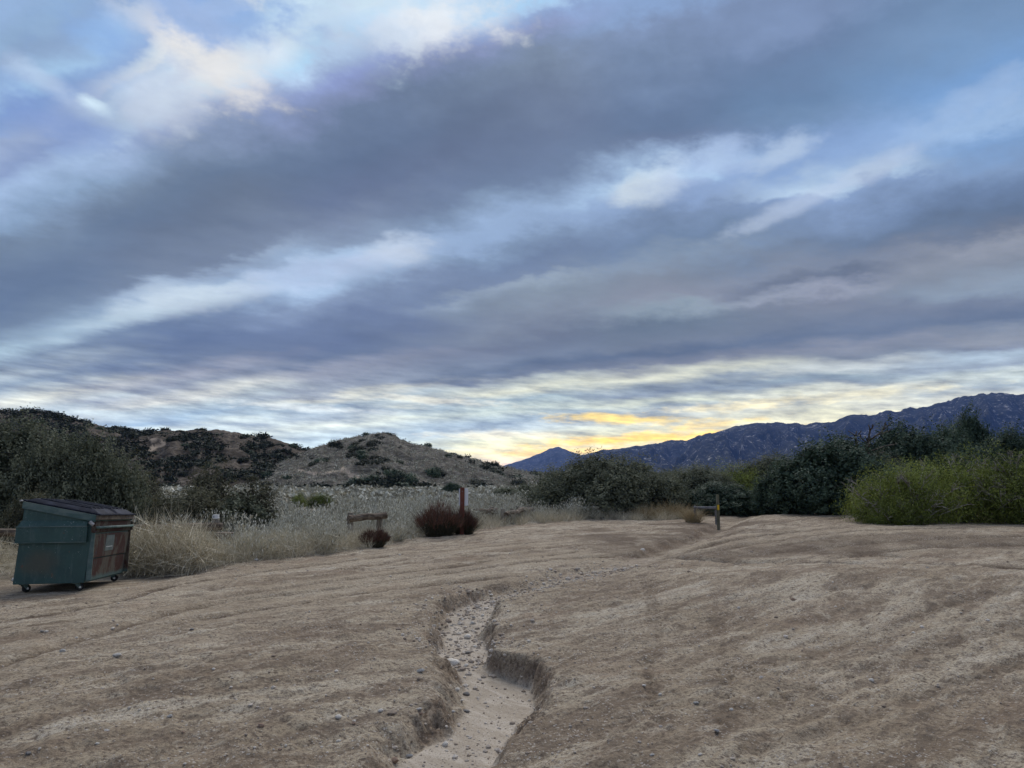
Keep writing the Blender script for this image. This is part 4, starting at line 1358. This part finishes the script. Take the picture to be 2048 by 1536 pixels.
# ------------------------------------------------------------------ dumpster
def mat_paint():
    m, k = new_mat('teal_paint')
    p = k.n('ShaderNodeTexCoord').outputs['Object']
    n1 = k.noise(p, 2.3, 5, 0.65, 0.4)
    n2 = k.noise(k.scale(p, (1, 1, 0.22)), 14, 5, 0.7)
    n3 = k.noise(p, 38, 4, 0.7)
    c = k.mix(k.rng(n1, 0.35, 0.65), (0.016, 0.050, 0.046), (0.028, 0.070, 0.062))
    c = k.mix(k.m('MULTIPLY', k.rng(n2, 0.5, 0.72), 0.45), c, (0.085, 0.125, 0.115))
    # brown grime blotch low on the end panel
    sep = k.n('ShaderNodeSeparateXYZ', {0: p})
    bx = k.m('DIVIDE', k.m('ADD', sep.outputs[0], 0.62), 0.36)
    bz = k.m('DIVIDE', k.m('SUBTRACT', sep.outputs[2], 0.30), 0.26)
    bl = k.m('SUBTRACT', 1.0, k.m('SQRT', k.m('ADD', k.m('MULTIPLY', bx, bx), k.m('MULTIPLY', bz, bz))))
    bl = k.m('MULTIPLY', k.rng(k.m('ADD', bl, k.m('MULTIPLY', k.m('SUBTRACT', n1, 0.5), 1.2)), 0.0, 0.7), 0.7)
    c = k.mix(bl, c, (0.065, 0.060, 0.040))
    chip = k.rng(n3, 0.65, 0.67)
    gate = k.rng(k.noise(p, 5, 2, 0.5), 0.50, 0.56)
    c = k.mix(k.m('MULTIPLY', chip, gate), c, (0.42, 0.46, 0.44))
    rst = k.rng(k.noise(p, 6.5, 6, 0.7), 0.64, 0.69)
    c = k.mix(k.m('MULTIPLY', rst, 0.8), c, (0.12, 0.045, 0.025))
    finish(k, c, k.rng(n1, 0.3, 0.7, 0.42, 0.62), bump(k, n1, 0.008), 0.4)
    return m


def mat_rust():
    m, k = new_mat('rusted_front')
    p = k.n('ShaderNodeTexCoord').outputs['Object']
    n1 = k.noise(k.scale(p, (1, 1.0, 0.55)), 3.4, 6, 0.7, 0.5)
    n2 = k.noise(k.scale(p, (1, 2.5, 0.35)), 12, 6, 0.7)
    n3 = k.noise(p, 30, 4, 0.7)
    c = k.mix(k.rng(n1, 0.46, 0.53), (0.086, 0.075, 0.057), (0.048, 0.021, 0.016))
    c = k.mix(k.m('MULTIPLY', k.rng(n2, 0.50, 0.60), 0.55), c, (0.050, 0.018, 0.014))
    c = k.mix(k.m('MULTIPLY', k.rng(n2, 0.44, 0.36), 0.6), c, (0.065, 0.085, 0.076))
    sep = k.n('ShaderNodeSeparateXYZ', {0: p})
    c = k.mix(k.m('MULTIPLY', k.rng(k.m('ADD', sep.outputs[2], k.m('MULTIPLY', n1, 0.12)), 0.17, 0.10), 0.8), c, (0.075, 0.125, 0.115))
    c = k.mix(k.rng(n3, 0.71, 0.74), c, (0.40, 0.38, 0.33))
    finish(k, c, 0.85, bump(k, n2, 0.006), 0.2)
    return m


M['paint'] = mat_paint()
M['rust'] = mat_rust()
M['paint_faded'] = mat_noise('faded_teal', (0.055, 0.098, 0.092), (0.115, 0.155, 0.142), 7, 0.55, stretch=(0.5, 1, 1))
M['lid'] = mat_noise('black_lid', (0.013, 0.015, 0.024), (0.032, 0.036, 0.052), 5, 0.8, spec=0.12)
M['rubber'] = mat_noise('rubber', (0.015, 0.015, 0.016), (0.035, 0.034, 0.033), 20, 0.8)
M['tan_metal'] = mat_noise('tan_rim', (0.085, 0.066, 0.05), (0.16, 0.135, 0.105), 7, 0.8)
M['sticker'] = mat_noise('grey_green_sticker', (0.085, 0.110, 0.105), (0.13, 0.155, 0.15), 9, 0.6)


def dumpster():
    W = 1.75
    yn = 11.0
    t = thing('dumpster', 'battered teal green dumpster with black lids and a rusty front', 'dumpster',
              (at(184, yn), yn, 0.045))
    t.rotation_euler = (-0.047, 0.0, math.radians(11.5))

    def part(name, mb, mat, parent=t, bev=0.0, smooth=False):
        o = obj(name, mb.mesh(name, bev, smooth), M[mat], parent)
        return o
    b = MB()
    b.prism([(0.0, 0.0), (0.07, 0.995), (-0.915, 1.20), (-0.965, 0.0)][::-1], 0.0, W)
    part('body', b, 'paint', bev=0.006)
    for s, y0 in ((-1, 0.0), (1, W)):
        y = lambda d: y0 + s * d
        lo, hi = (lambda a, c: (min(a, c), max(a, c)))(y(0.0), y(0.055))
        f = MB()                         # sleeve for the lifting forks: open at its front end
        o0, o1 = sorted((y(0.047), y(0.055)))
        i0, i1 = sorted((y(0.001), y(0.0465)))
        f.box(-0.975, -0.005, o0, o1, 0.615, 0.825)
        f.box(-0.974, -0.006, i0, i1, 0.822, 0.832)
        f.box(-0.974, -0.006, i0, i1, 0.608, 0.618)
        f.box(-0.973, -0.965, i0, i1, 0.619, 0.821)
        part('fork_pocket', f, 'paint')
        e = MB()                         # worn steel edges of the sleeve
        e0, e1 = sorted((y(0.040), y(0.064)))
        e.box(-0.98, -0.01, e0, e1, 0.8325, 0.845)
        e.box(-0.98, -0.006, e0, e1, 0.600, 0.6125)
        part('pocket_edge', e, 'paint_faded')
        g = MB()                         # sloping shoulder above the sleeve
        a0 = [(-0.965, y(0.052), 0.846), (-0.02, y(0.052), 0.846), (-0.02, y(0.002), 0.93), (-0.935, y(0.002), 0.93)]
        g.add(a0 + [(p[0], p[1] - s * 0.002, p[2] - 0.004) for p in a0], [(0, 1, 2, 3), (7, 6, 5, 4), (0, 4, 5, 1), (1, 5, 6, 2), (2, 6, 7, 3), (3, 7, 4, 0)])
        part('shoulder', g, 'paint')
        r = MB()                         # folded top rim
        r0, r1 = sorted((y(0.001), y(0.035)))
        r.prism([(0.085, 0.90), (0.088, 1.003), (-0.932, 1.218), (-0.935, 1.118)][::-1], r0, r1)
        part('rim', r, 'paint_faded', bev=0.005)
        h = MB()
        h.tube([(0.02, y(0.055), 0.905), (0.075, y(0.055), 0.855)], 0.026, 10)
        part('latch_bolt', h, 'bolt')
        h = MB()
        h.box(0.04, 0.10, *sorted((y(0.002), y(0.03))), 0.74, 0.895)
        part('latch_bracket', h, 'rust', bev=0.01)
    # front
    fx = lambda z: 0.07 * z / 0.995
    fp = MB()
    fp.prism([(fx(.02) + .001, .02), (fx(.02) + .012, .02), (fx(.34) + .012, .34), (fx(.34) + .001, .34)][::-1], 0.02, W - 0.02)
    part('lower_panel', fp, 'rust', bev=0.003)
    fp = MB()
    fp.prism([(fx(.355) + .001, .355), (fx(.355) + .018, .355), (fx(.70) + .018, .70), (fx(.72) + .001, .72)][::-1], 0.05, W - 0.05)
    part('front_panel', fp, 'rust', bev=0.004)
    fp = MB()
    fp.prism([(fx(.735) + .001, .735), (fx(.735) + .022, .75), (fx(.90) + .012, .90), (fx(.90) + .001, .915)][::-1], 0.03, W - 0.03)
    part('upper_panel', fp, 'rust', bev=0.004)
    fp = MB()
    fp.box(0.0725, 0.115, 0.0, W, 0.93, 1.002)
    part('front_rim', fp, 'tan_metal', bev=0.006)
    fp = MB()
    fp.tube([(0.105, 0.0, 0.815), (0.105, W, 0.815)], 0.021, 10)
    part('front_bar', fp, 'paint_faded', smooth=True)
    for q in (0.02, W - 0.02):
        fp = MB()
        fp.box(fx(.5) - .02, fx(.5) + .05, q - 0.016, q + 0.016, 0.03, 0.74)
        part('corner_post', fp, 'paint_faded' if q < 1 else 'rust', bev=0.004)
    fp = MB()
    fp.prism([(fx(.44) + .0185, .44), (fx(.44) + .0205, .44), (fx(.685) + .0205, .685), (fx(.685) + .0185, .685)][::-1], 0.60, 0.98)
    stk = part('notice_plate', fp, 'sticker')
    tx = MB()
    rnd = random.Random(3)
    yy = 0.64
    while yy < 0.93:
        wd = rnd.uniform(0.012, 0.035)
        tx.box(fx(.50) + .0208, fx(.50) + .0216, yy, yy + wd, 0.497, 0.509)
        yy += wd + 0.012
    part('printed_line', tx, 'white', stk)
    # pale streak of paint on the end panel
    sp = MB()
    sp.add([(-0.455, -0.0012, 0.10), (-0.44, -0.0012, 0.085), (-0.432, -0.0012, 0.12), (-0.445, -0.0012, 0.165), (-0.458, -0.0012, 0.15)], [(0, 1, 2, 3, 4)])
    sp.add([(-0.25, -0.0012, 0.455), (-0.235, -0.0012, 0.452), (-0.236, -0.0012, 0.468), (-0.248, -0.0012, 0.47)], [(0, 1, 2, 3)])
    part('paint_fleck', sp, 'tan_metal')
    # two ribbed lids, hinged at the back
    ang = math.atan2(1.218 - 1.003, 1.02)
    for y0, y1 in ((0.01, 0.865), (0.885, 1.74)):
        lid = obj('lid', None, None, t)
        lid.location = (-0.93, 0, 1.221)
        lid.rotation_euler = (0, ang, 0)
        L = 1.10
        m = MB()
        m.box(-0.03, L, y0, y1, 0.0, 0.022)
        # raised tray with sloping flanks
        a, c = 0.075, 0.045
        bot = [(0.02, y0 + .03), (L - .05, y0 + .03), (L - .05, y1 - .03), (0.02, y1 - .03)]
        top = [(0.02 + a, y0 + .03 + a), (L - .05 - a * 1.3, y0 + .03 + a), (L - .05 - a * 1.3, y1 - .03 - a), (0.02 + a, y1 - .03 - a)]
        m.add([(*p, 0.0225) for p in bot] + [(*p, 0.0225 + c) for p in top], [(3, 2, 1, 0), (4, 5, 6, 7), (0, 1, 5, 4), (1, 2, 6, 5), (2, 3, 7, 6), (3, 0, 4, 7)])
        me = m.mesh('lid_panel', 0.006)
        me.materials.append(M['lid'])
        lid2 = lid
        # the lid is a mesh itself, ribs are its children
        bpy.data.objects.remove(lid)
        lid = obj('lid', me, None, t)
        lid.location = (-0.93, 0, 1.221)
        lid.rotation_euler = (0, ang, 0)
        for i in range(4):
            yr = y0 + 0.17 + i * (y1 - y0 - 0.34) / 3
            rb = MB()
            rb.prism([(0.14, 0.0677), (0.16, 0.083), (L - 0.22, 0.083), (L - 0.19, 0.0677)][::-1], yr - 0.03, yr + 0.03)
            o = obj('rib', rb.mesh('rib', 0.005), M['lid'], lid)
    hg = MB()
    hg.tube([(-0.955, -0.06, 1.23), (-0.955, W + 0.06, 1.23)], 0.012, 8)
    part('hinge_rod', hg, 'bolt')
    # casters
    for cx, cy, sw in ((-0.13, 0.10, 0.5), (-0.85, 0.10, 0.9), (-0.13, W - 0.10, 0.2), (-0.85, W - 0.10, -0.3)):
        zc = -0.068
        c = MB()
        u = np.array([math.cos(sw), math.sin(sw)])
        w = np.array([-u[1], u[0]])
        c.box(cx - .05, cx + .05, cy - .05, cy + .05, -0.014, -0.001)
        for sd in (-1, 1):
            q = np.array([cx, cy]) + w * 0.03 * sd
            e = q + u * 0.04
            c.add([(*(q - u * .035), -0.012), (*(q + u * .035), -0.012), (*(e + u * .02), zc - .015), (*(e - u * .02), zc - .015),
                   (*(q - u * .035 + w * .005 * sd), -0.012), (*(q + u * .035 + w * .005 * sd), -0.012), (*(e + u * .02 + w * .005 * sd), zc - .015), (*(e - u * .02 + w * .005 * sd), zc - .015)],
                  [(0, 1, 2, 3), (7, 6, 5, 4), (0, 4, 5, 1), (1, 5, 6, 2), (2, 6, 7, 3), (3, 7, 4, 0)])
        cs = part('caster', c, 'paint_faded')
        wl = MB()
        e = np.array([cx, cy]) + u * 0.04
        wl.tube([(*(e - w * .022), zc), (*(e + w * .022), zc)], 0.056, 16)
        part('wheel', wl, 'rubber', cs, bev=0.004)
        hb = MB()
        hb.tube([(*(e - w * .038), zc), (*(e + w * .038), zc)], 0.016, 10)
        part('hub', hb, 'white', cs)
    return t


dumpster()


# ------------------------------------------------------------------ log fence, sign, marker post
def fence(label, posts, rails, hgt, r_rail, seed, group=None):
    """posts: (px, depth); rails: pairs of post indices"""
    rnd = random.Random(seed)
    P = [np.array([at(px, d), d, gz(at(px, d), d)]) for px, d in posts]
    t = thing('log_fence', label, 'fence', tuple(P[0]), group=group)
    O = P[0]
    for p in P:
        m = MB()
        h = hgt * rnd.uniform(0.95, 1.15)
        m.tube([p - O + np.array([0, 0, -0.2]), p - O + np.array([0, 0, h * .5]), p - O + np.array([rnd.gauss(0, .01), rnd.gauss(0, .01), h])], [0.085, 0.082, 0.075], 9, wob=0.07, rnd=rnd)
        obj('post', m.mesh('post'), M['wood_grey'], t)
    for a, b in rails:
        m = MB()
        pa, pb = P[a] - O, P[b] - O
        d = (pb - pa) / np.linalg.norm(pb - pa)
        nrm = np.array([d[1], -d[0], 0])
        nrm = nrm if nrm[1] < 0 else -nrm
        z = hgt * (0.80 if len(P) > 2 else 0.94)
        pts = []
        for i in range(7):
            s = i / 6
            pts.append(pa + (pb - pa) * s + d * (0.12 * (s * 2 - 1)) + nrm * 0.135 + np.array([0, 0, z + rnd.gauss(0, .012)]))
        rr = [r_rail * rnd.uniform(0.88, 1.12) for _ in pts]
        m.tube(pts, rr, 9, wob=0.06, rnd=rnd)
        obj('rail', m.mesh('rail', smooth=False), M['wood'], t)
    return t


fence('weathered log rail fence running behind the dumpster', [(-170, 12.9), (-20, 13.5), (105, 14.0), (265, 14.7), (436, 15.6)], [(0, 1), (1, 2), (2, 3), (3, 4)], 0.74, 0.085, 1)
fence('short broken length of log rail in the dry grass before the sign', [(703, 18.4), (761, 18.9)], [(0, 1)], 0.66, 0.085, 2)
fence('log barrier beyond the sign, its rails stepping up to the huge round bush', [(952, 24.6), (984, 25.2), (1006, 24.2), (1024, 25.4), (1036, 26.4), (1056, 27.4)], [(0, 1), (2, 3), (3, 4), (4, 5)], 0.50, 0.085, 3)
fence('distant low log barrier on the sage flat behind the red bush', [(838, 44), (850, 44.2), (862, 44.3), (874, 44.6), (886, 44.8), (898, 45)], [(0, 1), (1, 2), (2, 3), (3, 4), (4, 5)], 0.55, 0.08, 4)


def stub():
    x, y = at(456, 15.3), 15.3
    z = gz(x, y)
    t = thing('log_stump', 'squat cut log standing beside the fence end in the straw', 'log', (x, y, z))
    m = MB()
    m.tube([(0, 0, -0.1), (0, 0, 0.25), (0.01, 0, 0.46)], [0.21, 0.20, 0.19], 14, wob=0.05, rnd=random.Random(8))
    obj('log', m.mesh('log'), M['wood'], t)
    b = MB()
    b.box(-0.06, 0.06, -0.05, 0.05, 0, 0.085)
    px, d = 436, 15.6
    x2 = at(px, d)
    bx = thing('junction_box', 'tiny white box mounted on top of the fence end post', 'box', (x2, d, gz(x2, d) + 0.74 * 1.02))
    obj('case', b.mesh('case', 0.008), M['white'], bx)
    d2 = MB()
    d2.tube([(-0.025, -0.056, 0.04), (-0.025, -0.0505, 0.04)], 0.012, 8)
    obj('knob', d2.mesh('knob'), M['pipe'], bx)


stub()


def rounded(w, h, r, n=5):
    pts = []
    for cx, cz, a0 in ((w - r, h - r, 0), (r, h - r, 90), (r, r, 180), (w - r, r, 270)):
        for i in range(n + 1):
            a = math.radians(a0 + 90 * i / n)
            pts.append((cx + r * math.cos(a), cz + r * math.sin(a)))
    return pts


def sign():
    d = 20.7
    x0, x1 = at(920.8, d), at(929.2, d)
    zt = zat(974.5, d)
    x = (x0 + x1) / 2
    z0 = gz(x, d)
    t = thing('sign', 'blank white back of a small sign on a red brown post', 'sign', (x, d, z0))
    m = MB()
    hw = (x1 - x0) / 2
    m.box(-hw, hw, -hw, hw, -0.3, zt - z0)
    obj('post', m.mesh('post', 0.006), M['sign_post'], t)
    p = MB()
    w, h = at(936.4, d) - at(917.8, d), zat(977, d) - zat(1011.5, d)
    ox, oz = at(917.8, d) - x, zat(1011.5, d) - z0
    p.prism([(ox + a, oz + b) for a, b in rounded(w, h, 0.035)], hw + 0.001, hw + 0.006)
    pn = obj('panel', p.mesh('panel'), M['sign_back'], t)
    for zz in (oz + 0.08, oz + h - 0.08):
        b = MB()
        b.tube([(0, -hw - 0.008, zz), (0, -hw + 0.002, zz)], 0.011, 8)
        obj('bolt', b.mesh('bolt'), M['bolt'], t)


sign()


def marker():
    d = 24.2
    x = at(1433.5, d)
    z0 = gz(x, d)
    zt = zat(989, d)
    t = thing('marker_post', 'weathered wooden marker post with a yellow band by the path', 'post', (x, d, z0))
    r = 0.045
    m = MB()
    m.box(-r, r, -r, r, -0.3, zt - z0)
    obj('post', m.mesh('post', 0.010), M['marker_wood'], t)
    b = MB()
    za, zb = zat(1020, d) - z0, zat(1009.5, d) - z0
    b.box(-r * .72, r * .72, -r - 0.004, -r - 0.0005, za, zb)
    obj('yellow_band', b.mesh('yellow_band'), M['yellow'], t)
    d2 = 25.6
    xa, xb = at(1386, d2), at(1434, d2)
    z1 = gz((xa + xb) / 2, d2)
    zp = zat(1015.5, d2) - z1
    t2 = thing('pipe_barrier', 'dark horizontal pipe rail crossing behind the marker post', 'barrier', (xa, d2, z1))
    m = MB()
    m.tube([(0, 0, zp), (xb - xa, 0, zp - 0.005)], 0.048, 10)
    obj('rail', m.mesh('rail', smooth=True), M['pipe'], t2)
    for q in (0.06, xb - xa - 0.05):
        m = MB()
        m.tube([(q, 0.098, -0.2), (q, 0.098, zp + 0.06)], 0.048, 10)
        obj('support', m.mesh('support'), M['pipe'], t2)


marker()


# ------------------------------------------------------------------ stones, gravel, litter
def ico(sub):
    import bmesh
    bm = bmesh.new()
    bmesh.ops.create_icosphere(bm, subdivisions=sub, radius=1.0)
    bm.verts.ensure_lookup_table()
    V = np.array([v.co[:] for v in bm.verts])
    Fc = np.array([[v.index for v in f.verts] for f in bm.faces])
    bm.free()
    return V, Fc


def stone_proto(seed, sub=2):
    V, Fc = ico(sub)
    rs = np.random.RandomState(seed)
    for _ in range(9):                      # flatten against random planes: faceted, broken faces
        n = rs.normal(size=3)
        n /= np.linalg.norm(n)
        k = rs.uniform(0.62, 0.9)
        d = V @ n
        V = V - np.outer(np.maximum(d - k, 0) * 0.92, n)
    V = V + 0.05 * np.column_stack([fbm(V[:, 0] * 2 + i * 9, V[:, 1] * 2 + V[:, 2] * 3, 2, seed + i) for i in range(3)])
    V = V * np.array([1.0, rs.uniform(0.65, 0.9), rs.uniform(0.45, 0.7)])
    return V, Fc


STONES = [(841, 1344, 17, 'grey'), (838, 1426, 13, 'grey'), (915, 1380, 12, 'pale'), (905, 1328, 30, 'pale'), (932, 1332, 11, 'pale'), (936, 1307, 12, 'dark'),
          (923, 1408, 9, 'pale'), (905, 1430, 12, 'grey'), (933, 1390, 15, 'dark'), (932, 1423, 14, 'dark'), (890, 1491, 17, 'pale'), (951, 1294, 10, 'pale'),
          (955, 1258, 10, 'dark'), (935, 1276, 19, 'pale'), (983, 1196, 9, 'pale'), (1288, 1372, 9, 'pale'), (1285, 1099, 11, 'pale'), (789, 1525, 19, 'brown'),
          (819, 1508, 14, 'grey'), (761, 1421, 12, 'pale'), (707, 1449, 10, 'brown'), (841, 1466, 9, 'brown'), (677, 1432, 15, 'pale'), (708, 1443, 9, 'pale'),
          (677, 1483, 10, 'pale'), (234, 1311, 17, 'grey'), (125, 1303, 12, 'grey'), (57, 1504, 11, 'dark'), (339, 1434, 13, 'grey'), (84, 1264, 10, 'dark'),
          (195, 1485, 9, 'pale'), (521, 1453, 14, 'brown'), (384, 1260, 9, 'dark'), (1585, 1183, 11, 'brown'), (1320, 1392, 8, 'pale'), (1463, 1420, 9, 'pale'),
          (1392, 1407, 12, 'grey'), (1827, 1266, 8, 'pale'), (1743, 1363, 12, 'pale'), (1400, 1509, 10, 'pale'), (1304, 1511, 11, 'grey'), (1433, 1463, 11, 'grey'),
          (153, 1274, 7, 'pale'), (427, 1340, 8, 'pale'), (560, 1500, 9, 'brown'), (366, 1470, 8, 'brown'), (1624, 1412, 8, 'pale'), (925, 1240, 8, 'pale'), (903, 1252, 8, 'grey'),
          (965, 1232, 9, 'pale'), (945, 1248, 10, 'grey'), (1000, 1212, 8, 'pale'), (1035, 1199, 8, 'grey'), (920, 1268, 9, 'pale'), (948, 1236, 8, 'dark'), (972, 1218, 9, 'grey')]
STONE_ME = {}
for c in ('pale', 'grey', 'dark', 'brown'):
    for i in range(3):
        v, f = stone_proto(600 + i + 10 * len(STONE_ME))
        me = mesh_np('stone', v, f, False)
        me.materials.append(M['stone_' + c])
        STONE_ME[c, i] = me
rnd = random.Random(44)
for i, (px, py, s, c) in enumerate(STONES):
    x, y = gpt(px, py, -0.12 if 860 < px < 1060 and py > 1190 else 0.0)
    for _ in range(3):
        x, y = gpt(px, py, gz(x, y))
    R = s * y / F * 0.5
    z = gz(x, y)
    bed = terrain(np.array([x]), np.array([y]))[1][0] > 0.4
    o = obj('stone', STONE_ME[c, i % 3], None, None, (x, y, z + R * 0.22), rnd.uniform(-0.6, 0.6), (R, R, R * rnd.uniform(0.8, 1.1)))
    o.rotation_euler = (rnd.uniform(-.25, .25), rnd.uniform(-.25, .25), rnd.uniform(-.7, .7))
    nm = {'pale': 'pale', 'grey': 'grey', 'dark': 'dark slate', 'brown': 'brown'}[c]
    if s >= 28:
        lb, g = 'largest pale speckled rock half buried in the sandy gully bed', None
    elif (px, py) == (1285, 1099):
        lb, g = 'flat whitish rock where the side wash meets the gully', None
    elif bed:
        lb, g = f'small {nm} stone lying on the sandy bed of the gully', f'{nm} stones in the gully bed'
    elif abs(poly_dist(np.array([x]), np.array([y]), GP)[0][0]) < 1.3:
        lb, g = f'small {nm} stone on the crumbling bank beside the gully', f'{nm} stones beside the gully'
    elif x > 0:
        lb, g = f'small {nm} stone on the open dirt right of the gully, toward the junipers', f'{nm} stones on the juniper side'
    else:
        lb, g = f'small {nm} stone on the open dirt between gully and dumpster', f'{nm} stones on the dumpster side'
    tag(o, lb, 'stone', g)


def gravel():
    rs = np.random.RandomState(8)
    # along the wash: centred on its polyline
    n1 = 5200
    seg = rs.rand(n1) ** 0.9 * 15.9
    i = np.floor(seg).astype(int)
    tt = seg - i
    cx = GP[i, 0] * (1 - tt) + GP[i + 1, 0] * tt
    cy = GP[i, 1] * (1 - tt) + GP[i + 1, 1] * tt
    w = GP[i, 2] * (1 - tt) + GP[i + 1, 2] * tt
    x1 = cx + rs.normal(0, 1, n1) * (w * 0.75 + 0.12)
    y1 = cy + rs.normal(0, 0.12, n1)
    # more where the bed is stony, fewer on the smooth sand near by
    keep = rs.rand(n1) < np.where(y1 > 7.2, 0.8, 0.12)
    x1, y1 = x1[keep], y1[keep]
    # open lot
    n2 = 9000
    az = np.radians(rs.uniform(-39, 39, n2))
    r = 3.4 * (17 / 3.4) ** (rs.rand(n2) ** 1.25)
    x2, y2 = r * np.sin(az), r * np.cos(az)
    cl = fbm(x2 * 0.8, y2 * 0.8, 3, 91) + rs.normal(0, 0.2, n2) > -0.1
    x2, y2 = x2[cl], y2[cl]
    X, Y = np.concatenate([x1, x2]), np.concatenate([y1, y2])
    S = np.concatenate([0.006 * np.exp(rs.normal(0.35, 0.55, len(x1))), 0.0042 * np.exp(rs.normal(0.2, 0.5, len(x2)))])
    S = np.clip(S, 0.003, 0.035) * (0.8 + np.hypot(X, Y) / 18)
    ok = veg_depth(X, Y) < 0
    X, Y, S = X[ok], Y[ok], S[ok]
    pro = [(*stone_proto(700 + j, 1), None) for j in range(5)]
    pro = [(v, f, np.full(len(v), q)) for (v, f, _), q in zip(pro, (0.1, 0.3, 0.5, 0.7, 0.95))]
    Z = terrain(X, Y, False)
    v, f, t = spread(pro, X, Y, S, 92, z=Z + S * 0.15)
    tag(obj('gravel', mesh_np('gravel', v, f, False, {'tint': t}), M['gravel']), 'loose pebbles and grit strewn over the dirt and the gully bed', 'gravel', kind='stuff')


gravel()


def litter(px, py, s, label):
    V, Fc = ico(3)
    rs = np.random.RandomState(px)
    r = 1 + 0.5 * fbm(V[:, 0] * 2.4 + px, V[:, 1] * 2.4 + V[:, 2] * 3, 4, px)
    V = V * r[:, None] * np.array([1.2, 0.8, 0.55])
    x, y = gpt(px, py)
    R = s * y / F * 0.5
    tag(obj('crumpled_bag', mesh_np('crumpled_bag', V * R, Fc, False), M['white'], None, (x, y, gz(x, y) + R * 0.4)), label, 'litter')


litter(32, 1146, 13, 'crumpled white bag lying in the straw beside the dumpster')
litter(512, 1120, 7, 'scrap of white paper at the edge of the dry grass')
